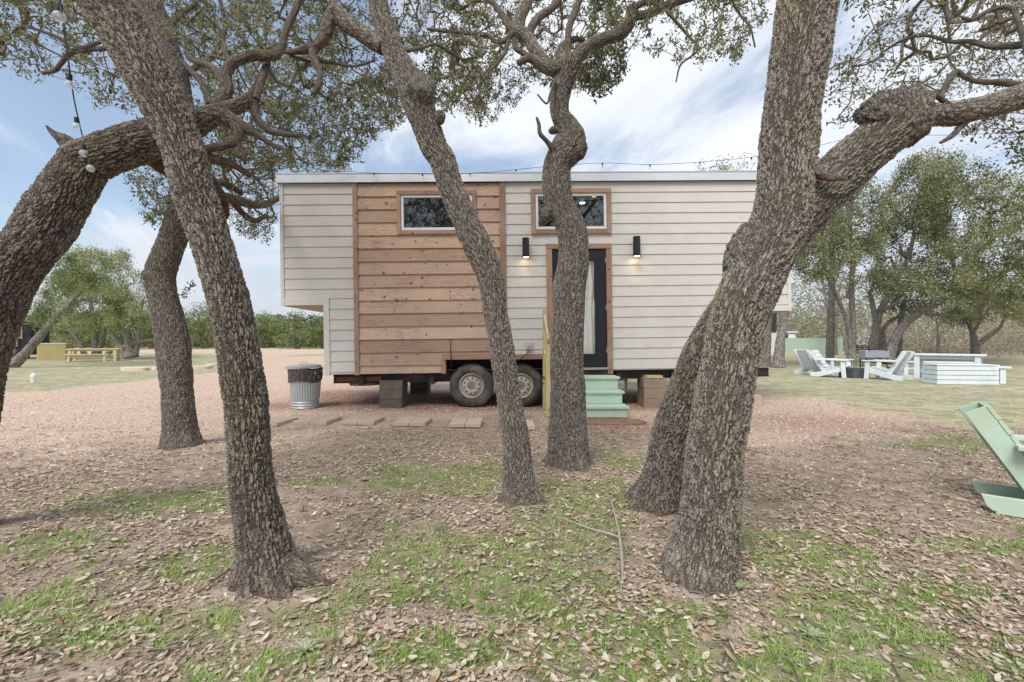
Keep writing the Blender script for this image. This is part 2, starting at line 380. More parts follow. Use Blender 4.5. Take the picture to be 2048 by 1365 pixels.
def rust_zone(x, y):
    n = (fbm(x * 1.6, y * 1.6, s=61) - 0.5) * 1.4
    u = sstep(4.7, 3.9, np.abs(x + .2) + n * .5) * sstep(7.3, 8.0, y + n * .3) * sstep(11.3, 10.4, y)
    c = GP(1230, 850); v = 0.8 * sstep(1.2, .5, np.hypot((x - c[0]) / .9, (y - c[1]) / .5) + n * .2)
    q = GP(1620, 845); w_ = 0.55 * sstep(1.2, .3, np.hypot((x - q[0]) / 1.6, (y - q[1]) / .9) + n * .3)
    return np.clip(np.maximum(np.maximum(u, v), w_), 0, 1)
def spaced(a, b, d): return list(np.arange(a, b, d))
gx = [0.0]; d = 0.05
while gx[-1] < 520:
    if gx[-1] > 8: d *= 1.09
    gx.append(gx[-1] + d)
gx = np.array([-v for v in gx[:0:-1]] + gx)
gy = spaced(1.2, 10.5, 0.045); d = 0.045
while gy[-1] < 700: d *= 1.06; gy.append(gy[-1] + d)
b = [1.2]; d = 0.06
while b[-1] > -200: d *= 1.15; b.append(b[-1] - d)
gy = np.array(b[:0:-1] + gy)
GX, GY = np.meshgrid(gx, gy); nx, ny = len(gx), len(gy)
GZ = gh(GX, GY)
idx = np.arange(nx * ny).reshape(ny, nx)
Q = np.stack([idx[:-1, :-1], idx[:-1, 1:], idx[1:, 1:], idx[1:, :-1]], -1).reshape(-1, 4)
isl = far_island(GX, GY); rl = right_lawn(GX, GY); lz = litter_zone(GX, GY); gn = grass_near(GX, GY)
farb = sstep(62, 70, GY)
right_far = sstep(26, 30, GY) * sstep(2, 12, GX)
lawn = np.clip(isl + rl * (1 - lz) + farb, 0, 1)
gm = NM('ground_earth', 0.95, 0.08); v = gm.obj()
A = {k: gm.attr(k) for k in ('lawn', 'litter', 'green', 'brush', 'rust')}
n_s = gm.noise(v, 55, 5, 0.7); n_m = gm.noise(v, 7, 6, 0.62); n_b = gm.noise(v, 0.9, 4, 0.6)
dirt = gm.mix(gm.rng(n_m, 0.35, 0.65), (0.26, 0.20, 0.155), (0.46, 0.375, 0.30))
dirt = gm.mix(gm.rng(n_s, 0.35, 0.7), gm.mix(0.35, dirt, (0.12, 0.07, 0.05)), dirt)
stone = gm.voro(v, 62, 'F1', 'Color'); sd = gm.voro(v, 62, 'F1', 'Distance'); sbig = gm.voro(v, 24, 'F1', 'Distance')
ss = gm.n('ShaderNodeSeparateColor'); gm.l(stone, ss.inputs[0])
rp = gm.n('ShaderNodeValToRGB'); gm.l(ss.outputs[0], rp.inputs[0]); e = rp.color_ramp.elements
e[0].color = (0.34, 0.24, 0.18, 1); e[1].color = (0.74, 0.68, 0.61, 1)
for p, c in ((.3, (0.60, 0.43, 0.32)), (.55, (0.64, 0.48, 0.365)), (.75, (0.46, 0.40, 0.36)), (.9, (0.72, 0.58, 0.47))):
    q = e.new(p); q.color = (*c, 1)
grav = gm.mix(gm.rng(sd, 0.28, 0.65, 0, 0.45), rp.outputs[0], (0.44, 0.31, 0.235))
grav = gm.mix(gm.rng(n_b, 0.4, 0.65, 0, 0.55), grav, (0.60, 0.44, 0.325))
grav = gm.mix(gm.rng(sbig, 0.10, 0.22, 0.75, 0.0), grav, gm.mix(ss.outputs[1], (0.27, 0.22, 0.19), (0.72, 0.65, 0.57)))
grav = gm.mix(gm.rng(n_m, 0.5, 0.75, 0, 0.35), grav, (0.44, 0.37, 0.325))
turf = gm.mix(gm.rng(gm.math('MULTIPLY_ADD', n_m, 0.6, gm.math('MULTIPLY', n_b, 0.4)), 0.42, 0.56), (0.56, 0.49, 0.37), (0.31, 0.34, 0.20))
n_c = gm.noise(v, 2.6, 5, 0.65)
turf = gm.mix(gm.rng(n_b, 0.46, 0.62, 0, 0.7), turf, (0.50, 0.375, 0.29))
n_d = gm.noise(gm.map(v, (.35, .9, 1)), 1.0, 5, 0.6)
turf = gm.mix(gm.rng(n_d, 0.50, 0.60, 0, 0.6), turf, (0.60, 0.54, 0.43))
turf = gm.mix(gm.rng(n_c, 0.48, 0.58, 0, 0.85), turf, (0.27, 0.30, 0.15))
turf = gm.mix(gm.rng(n_c, 0.46, 0.36, 0, 0.6), turf, (0.56, 0.47, 0.35))
turf = gm.mix(gm.rng(n_s, 0.35, 0.7, 0.0, 0.6), gm.mix(0.3, turf, (0.20, 0.20, 0.12)), turf)
lit = gm.mix(gm.rng(gm.voro(gm.map(v, (30, 22, 30)), 1.0), 0.2, 0.5), (0.36, 0.29, 0.225), dirt)
c = gm.mix(A['litter'], grav, gm.mix(0.3, dirt, lit))
c = gm.mix(gm.math('MULTIPLY', A['rust'], gm.rng(n_m, 0.3, 0.6, 0.55, 0.95)), c, gm.mix(gm.rng(n_s, 0.3, 0.7), (0.22, 0.115, 0.07), (0.42, 0.25, 0.165)))
c = gm.mix(gm.math('MULTIPLY', A['lawn'], gm.rng(n_b, 0.2, 0.5, 0.75, 1.0)), c, turf)
c = gm.mix(gm.math('MULTIPLY', A['green'], 0.6), c, gm.mix(n_s, (0.10, 0.12, 0.045), (0.23, 0.26, 0.11)))
c = gm.mix(A['brush'], c, gm.mix(n_m, (0.45, 0.37, 0.28), (0.36, 0.33, 0.22)))
gm.col(c)
gm.bump(gm.math('ADD', gm.math('MULTIPLY', n_s, 0.5), gm.math('MULTIPLY', gm.rng(sd, 0.0, 0.7, 1.0, 0.0), gm.math('SUBTRACT', 1.0, gm.math('MULTIPLY', A['litter'], 0.6)))), 0.010, 0.9)
ground = mesh('ground', np.stack([GX, GY, GZ], -1).reshape(-1, 3), [Q], gm.m, smooth=True,
              attrs={'lawn': lawn.ravel(), 'litter': lz.ravel(), 'green': (gn * 0.8).ravel(), 'rust': rust_zone(GX, GY).ravel(), 'brush': np.clip(farb * 0.7 + right_far * 0.5, 0, 1).ravel()})
tag(ground, kind='structure')

def on_tree(x, y, k=1.0):
    o = np.zeros(len(x), bool)
    for bx, by, r in TREE_BASES: o |= np.hypot(x - bx, y - by) < r * k
    return o
def in_view(x, y, m=1.25): return (np.abs(x) < y * m + 0.3)
def instances(name, tmpl, tf, pos, X, Y, Z, mat, rnd, parent=None, **kw):
    "copies of a small template baked into one mesh; X, Y, Z (n,3) are its axes"
    n = len(pos); k = len(tmpl)
    V = pos[:, None, :] + tmpl[None, :, 0:1] * X[:, None, :] + tmpl[None, :, 1:2] * Y[:, None, :] + tmpl[None, :, 2:3] * Z[:, None, :]
    F = [(np.asarray(f)[None] + (np.arange(n) * k)[:, None, None]).reshape(-1, np.asarray(f).shape[1]) for f in tf]
    return mesh(name, V.reshape(-1, 3), F, mat, parent, attrs={'rnd': np.repeat(rnd, k)}, **kw)
def basis(dirv, up):
    d = dirv / (np.linalg.norm(dirv, axis=1)[:, None] + 1e-9); y = np.cross(up, d); y /= np.linalg.norm(y, axis=1)[:, None] + 1e-9
    return d, y, np.cross(d, y)

# fallen leaves: one mass nobody could count
def scatter_leaves():
    N = 150000
    y = 1.2 + 8.6 * rng.random(N) ** 1.25; x = (rng.random(N) * 2 - 1) * (y * 1.25 + 0.4)
    dens = np.clip(litter_zone(x, y) * 0.85 + 0.13 * sstep(10, 6, y), 0, 1) * (0.18 + 1.25 * sstep(0.36, 0.60, fbm(x * 1.9, y * 1.9, s=71))) * (1 - 0.45 * grass_near(x, y))
    dens *= 1 - 0.8 * right_lawn(x, y) * (y > 6)
    under = (y > 7.4) & (np.abs(x) < 4.4)
    keep = (rng.random(N) < dens * 0.44) & ~on_tree(x, y, 0.95) & ~under; x, y = x[keep], y[keep]; n = len(x)
    a = rng.random(n) * 2 * np.pi; tilt = rng.normal(0, 0.22, n)
    d = np.stack([np.cos(a), np.sin(a), tilt], -1); up = np.stack([rng.normal(0, .3, n), rng.normal(0, .3, n), np.ones(n)], -1)
    X, Y, Z = basis(d, up); L = rng.gamma(8, 0.0037, n).clip(.010, .054) * np.where(rng.random(n) < 0.12, 1.2, 1); W = L * rng.uniform(0.32, 0.52, n); C = L * rng.normal(0.12, 0.22, n)
    t = []
    for u, ww in ((0, 0.0), (.2, .6), (.5, 1.0), (.8, .7), (1, 0.0)):
        b = (u - .5) ** 2 * 1.6 - .1
        if ww == 0: t.append((u - .5, 0, b))
        else: t += [(u - .5, -.5 * ww, b + .22), (u - .5, 0, b), (u - .5, .5 * ww, b + .22)]
    t = np.array(t)
    tri = [(0, 2, 1), (0, 3, 2), (10, 7, 8), (10, 8, 9)]; quad = [(1, 2, 5, 4), (2, 3, 6, 5), (4, 5, 8, 7), (5, 6, 9, 8)]
    pos = np.stack([x, y, gh(x, y) + 0.006 + rng.random(n) * 0.012], -1)
    o = instances('fallen_leaves', t, [tri, quad], pos, X * L[:, None], Y * W[:, None], Z * C[:, None], LITTER, np.clip(rng.beta(2.2, 1.6, n), 0, 1))
    tag(o, 'dry tan oak leaves strewn over the bare earth', 'leaf litter', kind='stuff'); return n
def scatter_grass():
    N = 420000
    y = 1.2 + 6.0 * rng.random(N) ** 1.3; x = (rng.random(N) * 2 - 1) * (y * 1.25 + 0.4)
    g = grass_near(x, y); clump = sstep(0.38, 0.62, vnoise(x * 22, y * 22, s=81))
    keep = (rng.random(N) < g * (0.2 + 0.8 * clump) * 1.0 + 0.004) & ~on_tree(x, y, 0.9)
    x, y, c = x[keep], y[keep], clump[keep]; n = len(x)
    a = rng.random(n) * 2 * np.pi; lean = rng.uniform(0.3, 1.3, n)
    d = np.stack([np.cos(a) * lean, np.sin(a) * lean, np.ones(n)], -1); up = np.stack([np.cos(a), np.sin(a), -lean * 0.5], -1)
    X, Y, Z = basis(d, up); L = rng.uniform(0.012, 0.036, n) * (0.7 + 0.8 * c); W = rng.uniform(0.0018, 0.0042, n)
    t = np.array([(0, -.5, 0), (0, .5, 0), (.55, .42, .12), (.55, -.42, .12), (1, 0, .42)])
    pos = np.stack([x, y, gh(x, y) - 0.002], -1)
    r = np.clip(0.45 + 0.5 * (fbm(x * 2, y * 2, s=91) - .5) * 2 + rng.normal(0, .2, n), 0, 1)
    o = instances('grass', t, [[(0, 1, 2, 3)], [(3, 2, 4)]], pos, X * L[:, None], Y * W[:, None], Z * L[:, None], GRASSM, r)
    tag(o, 'short bright green grass growing in patches through the leaf litter', 'grass', kind='stuff')
    # thin tufts on the lawns farther off
    N = 60000; y = 6 + 22 * rng.random(N) ** 1.4; x = (rng.random(N) * 2 - 1) * (y * 1.2)
    m = np.clip(right_lawn(x, y) + far_island(x, y), 0, 1) * sstep(0.42, 0.6, fbm(x * 1.2, y * 1.2, s=95)); keep = (rng.random(N) < m * 0.8) & ~((np.abs(x) < 5) & (y > 7.5) & (y < 11))
    x, y = x[keep], y[keep]; n = len(x); a = rng.random(n) * 2 * np.pi
    d = np.stack([np.cos(a) * .8, np.sin(a) * .8, np.ones(n)], -1); up = np.stack([np.cos(a), np.sin(a), -np.ones(n) * .4], -1)
    X, Y, Z = basis(d, up); L = rng.uniform(0.02, 0.05, n); W = rng.uniform(.006, .014, n)
    o = instances('lawn_grass', t, [[(0, 1, 2, 3)], [(3, 2, 4)]], np.stack([x, y, gh(x, y) - .002], -1), X * L[:, None], Y * W[:, None], Z * L[:, None], GRASSM, np.clip(rng.normal(.7, .25, n), 0, 1))
    tag(o, 'thin pale grass of the open lawns beyond the trailer', 'grass', kind='stuff')
def scatter_stones():
    N = 110000; y = 3.6 + 8.5 * rng.random(N) ** 1.3; x = (rng.random(N) * 2 - 1) * (y * 1.2)
    m = (1 - litter_zone(x, y) * 0.9) * (1 - right_lawn(x, y) * 0.9) * (1 - far_island(x, y)); keep = (rng.random(N) < m * 0.7) & ~on_tree(x, y, 1.0)
    x, y = x[keep], y[keep]; n = len(x)
    t = np.array([(1, 0, 0), (-1, 0, 0), (0, 1, 0), (0, -1, 0), (0, 0, 1), (0, 0, -1.0)]); f = [(0, 2, 4), (2, 1, 4), (1, 3, 4), (3, 0, 4)]
    a = rng.random(n) * 6.28; X = np.stack([np.cos(a), np.sin(a), a * 0], -1); Y = np.stack([-np.sin(a), np.cos(a), a * 0], -1); Z = np.stack([rng.normal(0, .3, n), rng.normal(0, .3, n), np.ones(n)], -1)
    s = rng.gamma(4, .0022, n).clip(.004, .022)[:, None]
    gmat = NM('gravel_stone', 0.9, 0.1); r = gmat.n('ShaderNodeValToRGB'); gmat.l(gmat.attr('rnd'), r.inputs[0]); e = r.color_ramp.elements
    e[0].color = (0.20, 0.16, 0.14, 1); e[1].color = (0.74, 0.68, 0.61, 1); q = e.new(.35); q.color = (0.48, 0.34, 0.26, 1); q = e.new(.7); q.color = (0.60, 0.48, 0.39, 1); gmat.col(r.outputs[0])
    o = instances('gravel', t, [f], np.stack([x, y, gh(x, y)], -1), X * s, Y * s * .8, Z * s * .6, gmat.m, rng.random(n))
    tag(o, 'pink granite gravel loose on the drive', 'gravel', kind='stuff')
def scatter_bits():
    N = 150000; y = 1.25 + 8.0 * rng.random(N) ** 1.35; x = (rng.random(N) * 2 - 1) * (y * 1.22 + .2)
    m = np.clip(litter_zone(x, y) * .8 + .25, 0, 1) * (0.3 + 0.9 * sstep(.35, .6, fbm(x * 2.5, y * 2.5, s=77))) * (1 - .8 * right_lawn(x, y)); keep = (rng.random(N) < m * .75) & ~((y > 7.3) & (np.abs(x) < 4.4))
    x, y = x[keep], y[keep]; n = len(x); a = rng.random(n) * 6.28; d = np.stack([np.cos(a), np.sin(a), rng.normal(0, .25, n)], -1); up = np.stack([rng.normal(0, .4, n), rng.normal(0, .4, n), np.ones(n)], -1); X, Y, Z = basis(d, up)
    L = rng.gamma(3, .005, n).clip(.005, .035)[:, None]; W = L * rng.uniform(.12, .8, n)[:, None]; t = np.array([(-.5, -.3, 0), (.1, -.5, .1), (.5, .1, 0), (0, .5, .12), (-.4, .35, 0)])
    o = instances('litter_crumbs', t, [[(0, 1, 2, 3, 4)]], np.stack([x, y, gh(x, y) + .004], -1), X * L, Y * W, Z * L, LITTER, np.clip(rng.beta(1.2, 1.6, n), 0, 1)); tag(o, 'broken leaf crumbs and bark chips over the soil', 'leaf litter', kind='stuff')
    n = 900; y = 1.5 + 4.5 * rng.random(n); x = (rng.random(n) * 2 - 1) * y * 1.15; a = rng.random(n) * 6.28; d = np.stack([np.cos(a), np.sin(a), rng.normal(0, .08, n)], -1); X, Y, Z = basis(d, np.tile([0, 0, 1.], (n, 1)))
    t = np.array([(-.5, -.5, 0), (-.5, .5, 0), (-.5, 0, .9), (.1, -.1, .2), (.1, .9, .2), (.1, .4, 1.0), (.5, -1.2, 0), (.5, -.6, 0), (.5, -.9, .5)]); L = rng.uniform(.04, .16, n)[:, None]
    o = instances('twig_litter', t, [[(0, 1, 4, 3), (1, 2, 5, 4), (2, 0, 3, 5), (3, 4, 7, 6), (4, 5, 8, 7), (5, 3, 6, 8)]], np.stack([x, y, gh(x, y) + .012], -1), X * L, Y * .005, Z * .005, TWIG, rng.random(n)); tag(o, 'small dead twigs lying in the litter', 'twigs', kind='stuff')
scatter_leaves(); scatter_grass(); scatter_stones(); scatter_bits()

# ------------------------------------------------------------------ oaks in front
class Tubes:
    def __init__(s): s.V = []; s.Q = []; s.T = []; s.A = {k: [] for k in ('bark', 'red', 'moss', 'soil', 'dsc')}; s.n = 0; s.skel = []
    def put(s, V, Q, T, A):
        s.V.append(V); s.Q.append(np.asarray(Q) + s.n)
        if len(T): s.T.append(np.asarray(T) + s.n)
        for k in s.A: s.A[k].append(A[k])
        s.n += len(V)
    def tube(s, pts, res=0.005, flare=0.0, lobes=5, lump=0.07, red=0.0, soil=False, moss=None, dsc=None, nmin=10, ground=False, seed=0):
        "pts: rows of (pixel x, pixel y, width in pixels, distance)"
        q = np.array(pts, float); g = np.gradient(q[:, :2], axis=0) if len(q) > 1 else np.array([[0, 1.]]); g /= np.linalg.norm(g, axis=1)[:, None] + 1e-9
        off = ((q[:, 0] - 1024) * -g[:, 1] + (q[:, 1] - 683) * g[:, 0]) / FX      # a round stem off the lens axis looks wider than it is
        W = [(*P(a, b, D), wd / 2 * D / FX / math.sqrt(1 + o_ * o_)) for (a, b, wd, D), o_ in zip(pts, off)]
        return s.world(W, res, flare, lobes, lump, red, soil, moss, dsc, nmin, ground, seed)
    def world(s, W, res=0.005, flare=0.0, lobes=5, lump=0.07, red=0.0, soil=False, moss=None, dsc=None, nmin=10, ground=False, seed=0):
        W = np.array(W, float)
        if ground:
            b = W[0].copy(); b[2] = min(b[2], gh(b[0], b[1])) - 0.10; W = np.vstack([b, W])
        c = catmull(W, res * 1.25); C, rad = c[:, :3], np.maximum(c[:, 3], 0.001); m = len(C)
        n = int(max(nmin, min(190, 2 * np.pi * rad.max() / res)))
        C, X, Y = frames(C); t = np.arange(n) / n * 2 * np.pi
        L = np.concatenate(([0], np.cumsum(np.linalg.norm(np.diff(C, axis=0), axis=1))))
        dirs = np.cos(t)[None, :, None] * X[:, None, :] + np.sin(t)[None, :, None] * Y[:, None, :]
        q = C[:, None, :] + dirs * rad[:, None, None]
        rr = rad[:, None] * (1 + lump * 2 * (fbm(q[..., 0] * 5 + seed, q[..., 1] * 5, q[..., 2] * 3.2, s=seed, oc=3) - 0.5) * 2)
        if flare:
            hgt = np.maximum(C[:, 2], 0)[:, None]; ang = t[None, :]
            lob = 0.55 + 0.45 * np.sin(lobes * ang + seed) * np.cos(2 * ang + seed * 2)
            rr = rr * (1 + flare * np.exp(-hgt / 0.13) * lob * 1.2)
        V = C[:, None, :] + dirs * rr[..., None]
        # rounded ends
        i = np.arange(m - 1)[:, None] * n; j = np.arange(n)[None, :]; j2 = (j + 1) % n
        Qd = np.stack([i + j, i + j2, i + n + j2, i + n + j], -1).reshape(-1, 4)
        Vv = np.vstack([V.reshape(-1, 3), C[0:1], C[-1:] + (C[-1:] - C[-2:-1])])
        j = np.arange(n); T = np.vstack([np.stack([np.full(n, m * n), (j + 1) % n, j], -1), np.stack([np.full(n, m * n + 1), (m - 1) * n + j, (m - 1) * n + (j + 1) % n], -1)])
        off = np.array([seed * 1.7 + 3, seed * 0.9, seed * 2.1]); k = float(np.mean(rad))
        rb = 0.5 * rad + 0.5 * k
        bk = np.stack([rb[:, None] * np.cos(t)[None], rb[:, None] * np.sin(t)[None], np.repeat(L[:, None], n, 1)], -1).reshape(-1, 3) + off
        bk = np.vstack([bk, bk[0:1], bk[-1:]]); z = Vv[:, 2]
        down = -np.concatenate([dirs.reshape(-1, 3)[:, 2], [0, 0]])
        ones = np.ones(len(Vv))
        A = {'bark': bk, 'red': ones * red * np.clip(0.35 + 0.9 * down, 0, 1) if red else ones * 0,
             'moss': np.exp(-(np.linalg.norm(Vv - moss[0], axis=1) / moss[1]) ** 4) if moss else ones * 0,
             'soil': np.exp(-np.maximum(z, 0) / 0.09) * 0.8 if soil else ones * 0,
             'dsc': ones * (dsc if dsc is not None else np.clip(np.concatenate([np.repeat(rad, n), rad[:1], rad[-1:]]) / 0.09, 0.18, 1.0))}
        s.put(Vv, Qd, T, A); s.skel.append(np.column_stack([C, rad])[::max(1, int(0.04 / res))]); return s
    def burl(s, px, py, D, wx, wz, dy=None, seed=1, moss=None):
        c = P(px, py, D); ax, az_ = wx / 2 * D / FX, wz / 2 * D / FX; ay = dy or (ax + az_) / 2
        nu, nv = 72, 44; u = np.arange(nu) / nu * 2 * np.pi; v = np.linspace(0.03, np.pi - 0.03, nv)
        d = np.stack([np.cos(u)[None] * np.sin(v)[:, None], np.sin(u)[None] * np.sin(v)[:, None], np.repeat(np.cos(v)[:, None], nu, 1)], -1)
        k = 1 + 0.30 * (fbm(d[..., 0] * 1.8 + seed, d[..., 1] * 1.8, d[..., 2] * 1.8, s=seed) - 0.5) * 2
        V = (c + d * np.array([ax, ay, az_]) * k[..., None]).reshape(-1, 3)
        i = np.arange(nv - 1)[:, None] * nu; j = np.arange(nu)[None]; j2 = (j + 1) % nu
        Qd = np.stack([i + j, i + nu + j, i + nu + j2, i + j2], -1).reshape(-1, 4)
        bk = (V - c)[:, [0, 1, 2]] * np.array([1, 1, 2.2]) + seed * 3.1; ones = np.ones(len(V))
        s.put(V, Qd, [], {'bark': bk, 'red': ones * 0, 'moss': np.exp(-(np.linalg.norm(V - moss[0], axis=1) / moss[1]) ** 4) if moss else ones * 0, 'soil': ones * 0, 'dsc': ones * 0.8}); return s
    def build(s, name, mat, parent):
        A = {k: np.concatenate(v) for k, v in s.A.items()}
        return mesh(name, np.concatenate(s.V), [np.concatenate(s.Q)] + ([np.concatenate(s.T)] if s.T else []), mat, parent, smooth=True, attrs=A)

def inpoly(poly, x, y):
    poly = np.asarray(poly, float); o = np.zeros(len(x), bool); j = len(poly) - 1
    for i in range(len(poly)):
        (xi, yi), (xj, yj) = poly[i], poly[j]
        o ^= ((yi > y) != (yj > y)) & (x < (xj - xi) * (y - yi) / (yj - yi + 1e-9) + xi); j = i
    return o
def cloud(poly, D0, D1, n, seed=0, gap=0.42, gs=1.1):
    "points through the depth of a crown whose outline is poly (photo pixels)"
    poly = np.asarray(poly, float); r = np.random.default_rng(seed); out = []; tot = 0
    while tot < n:
        x = r.uniform(poly[:, 0].min(), poly[:, 0].max(), 4000); y = r.uniform(poly[:, 1].min(), poly[:, 1].max(), 4000); D = r.uniform(D0, D1, 4000)
        k = inpoly(poly, x, y); p = np.stack([(x - 1024) / FX * D, D, H + (683 - y) / FX * D], -1)[k]
        g = fbm(p[:, 0] * gs, p[:, 1] * gs, p[:, 2] * gs * 1.3, s=seed + 5, oc=2); p = p[g > gap - 0.12 + 0.24 * r.random(len(g)) * 1.0]
        out.append(p); tot += len(p)
    return np.concatenate(out)[:n]
def grow(skel, att, step=0.13, r0=0.0016, wig=0.25, droop=0.0, maxr=0.03, seed=0, expo=0.42):
    "join every crown point to the nearest wood by its own twig; returns paths with radii, and tips"
    r = np.random.default_rng(seed); N0 = len(skel)
    d0 = np.array([np.min(np.sum((skel[:, :3] - a) ** 2, 1)) for a in att]); order = np.argsort(d0)
    cap = N0 + int(np.sqrt(d0).sum() / step) + len(att) * 14 + 50
    nodes = np.zeros((cap, 3)); nodes[:N0] = skel[:, :3]; par = np.full(cap, -1); n = N0; cnt = np.zeros(cap); paths = []
    for a in att[order]:
        dd = np.sum((nodes[:n] - a) ** 2, 1); dd[:N0] *= 1.25; k = int(np.argmin(dd)); dist = math.sqrt(np.sum((nodes[k] - a) ** 2))
        if dist < 0.03: continue
        m = max(2, min(12, int(dist / step) + 1)); t = np.linspace(0, 1, m + 1)[:, None]
        off = r.normal(0, 1, 3) * wig * dist * 0.35; off2 = r.normal(0, 1, 3) * wig * dist * 0.18
        pts = nodes[k] + (a - nodes[k]) * t + off * np.sin(t * np.pi) + off2 * np.sin(t * 2 * np.pi); pts[:, 2] -= droop * dist * (t[:, 0] ** 2)
        ids = [k] + list(range(n, n + m)); nodes[n:n + m] = pts[1:]; par[n:n + m] = ids[:-1]; n += m; paths.append(ids); 
        j = ids[-1]
        while j >= N0: cnt[j] += 1; j = par[j]
    rad = r0 * np.maximum(cnt, 1) ** expo + 0.0004; rad = np.minimum(rad, maxr)
    return nodes[:n], rad[:n], paths, N0
def twig_geo(nodes, rad, paths, N0, k=4):
    V = []; Q = []; n = 0; t = np.arange(k) / k * 2 * np.pi
    for ids in paths:
        rr = rad[ids].copy(); rr[0] = min(rr[1] * 1.15, rad[ids[0]]) if ids[0] >= N0 else rr[1] * 1.2
        C, X, Y = frames(nodes[ids]); m = len(ids)
        V.append((C[:, None, :] + rr[:, None, None] * (np.cos(t)[None, :, None] * X[:, None] + np.sin(t)[None, :, None] * Y[:, None])).reshape(-1, 3))
        i = np.arange(m - 1)[:, None] * k; j = np.arange(k)[None]; j2 = (j + 1) % k
        Q.append(np.stack([i + j, i + j2, i + k + j2, i + k + j], -1).reshape(-1, 4) + n); n += m * k
    return np.concatenate(V), np.concatenate(Q)
LEAF = np.array([(0, 0, 0), (.3, -.42, .07), (.3, 0, 0), (.3, .42, .07), (.7, -.40, .07), (.7, 0, .02), (.7, .40, .07), (1, 0, -.04)])
LEAF_T = [(0, 2, 1), (0, 3, 2), (4, 5, 7), (5, 6, 7)]; LEAF_Q = [(1, 2, 5, 4), (2, 3, 6, 5)]
LEAF4 = np.array([(0, 0, 0), (.5, -.5, .06), (.5, .5, .06), (1, 0, 0)]); LEAF4_Q = [(0, 2, 3, 1)]
def crown_mesh(e, nodes, rad, paths, N0, per, L0, L1, wid, spread, mat, seed=0, simple=False, last=0.75, tone=0.5, tonev=0.2, k=4):
    "twigs and leaves of one crown in one mesh with two materials"
    r = np.random.default_rng(seed)
    tips = np.array([nodes[p[-1]] for p in paths]); prev = np.array([nodes[p[-2]] for p in paths]); n = len(tips) * per
    a = np.repeat(tips, per, 0); b = np.repeat(prev, per, 0); t = r.random(n)[:, None] ** 0.7
    pos = a + (b - a) * t * last + r.normal(0, 1, (n, 3)) * spread
    d = (a - b); d /= np.linalg.norm(d, axis=1)[:, None] + 1e-9; d = d * 0.7 + r.normal(0, 0.8, (n, 3)); d[:, 2] += 0.1
    up = r.normal(0, 0.55, (n, 3)); up[:, 2] += 1.0
    X, Y, Z = basis(d, up); L = r.uniform(L0, L1, n)[:, None]; W = L * r.uniform(wid * .75, wid * 1.25, n)[:, None]
    big = fbm(pos[:, 0] * 1.3, pos[:, 1] * 1.3, pos[:, 2] * 1.3, s=seed + 9, oc=2); rn = np.clip(tone + (big - .5) * (2.4 if simple else 1.3) + r.normal(0, tonev, n), 0, 1)
    tm, fs = (LEAF4, [LEAF4_Q]) if simple else (LEAF, [LEAF_T, LEAF_Q]); kk = len(tm)
    X, Y, Z = X * L, Y * W, Z * L
    V = (pos[:, None, :] + tm[None, :, 0:1] * X[:, None, :] + tm[None, :, 1:2] * Y[:, None, :] + tm[None, :, 2:3] * Z[:, None, :]).reshape(-1, 3)
    tv, tq = twig_geo(nodes, rad, paths, N0, k); o0 = len(tv)
    F = [tq] + [(np.asarray(f)[None] + (np.arange(n) * kk)[:, None, None]).reshape(-1, np.asarray(f).shape[1]) + o0 for f in fs]
    o = mesh('crown', np.vstack([tv, V]), F, TWIG, e, attrs={'rnd': np.concatenate([np.zeros(o0), np.repeat(rn, kk)])})
    o.data.materials.append(mat); mi = np.ones(sum(len(f) for f in F), np.int32); mi[:len(tq)] = 0; o.data.polygons.foreach_set('material_index', mi); return o
def tree(label, base, group=None, name='oak_tree', cat='tree'):
    b = base; e = empty(name, (0, 0, 0), 0, label, cat, group); e.location = (float(b[0]), float(b[1]), 0); return e
def settle(e):
    "keep the world shape of the children although the empty stands at the foot of the tree"
    inv = Matrix.Translation(-Vector(e.location))
    for o in sc.objects:
        if o.parent == e: o.matrix_parent_inverse = inv
OG = 'live oaks in front of the trailer'
def crown(e, T, clouds, per=20, L=(.022, .043), seed=0, step=0.13, spread=0.024, maxr=0.02, mat=None, droop=0.03, wig=0.45):
    sk = np.vstack(T.skel); att = np.vstack(clouds)
    nodes, rad, paths, N0 = grow(sk, att, step, seed=seed, maxr=maxr, droop=droop, wig=wig)
    return crown_mesh(e, nodes, rad, paths, N0, per, L[0] * 1.08, L[1] * 1.1, 0.42, spread, mat or OAKLEAF, seed + 1, last=.6, tonev=.26)

# --- far-left oak: leans in from outside the frame, elbows, and sends a limb behind its neighbour
T = Tubes()
T.tube([(-95, 1085, 150, 2.65), (-85, 980, 128, 2.65), (-62, 850, 122, 2.65), (-38, 700, 122, 2.65), (20, 550, 124, 2.65), (78, 470, 126, 2.66), (122, 400, 124, 2.68), (148, 358, 122, 2.69), (172, 328, 112, 2.71), (206, 312, 96, 2.74), (250, 297, 92, 2.80), (296, 281, 88, 2.86), (340, 266, 74, 2.93), (392, 247, 56, 3.02), (432, 230, 42, 3.05), (470, 215, 34, 3.1), (500, 198, 27, 3.15), (512, 176, 17, 3.2), (524, 150, 12, 3.25), (538, 124, 9, 3.3)], flare=.6, soil=True, ground=True, seed=1)
T.burl(158, 330, 2.71, 62, 70, seed=19)
T.tube([(160, 312, 50, 2.70), (140, 292, 34, 2.68), (124, 279, 24, 2.66), (108, 268, 13, 2.65), (93, 253, 4, 2.64)], seed=2, nmin=14)
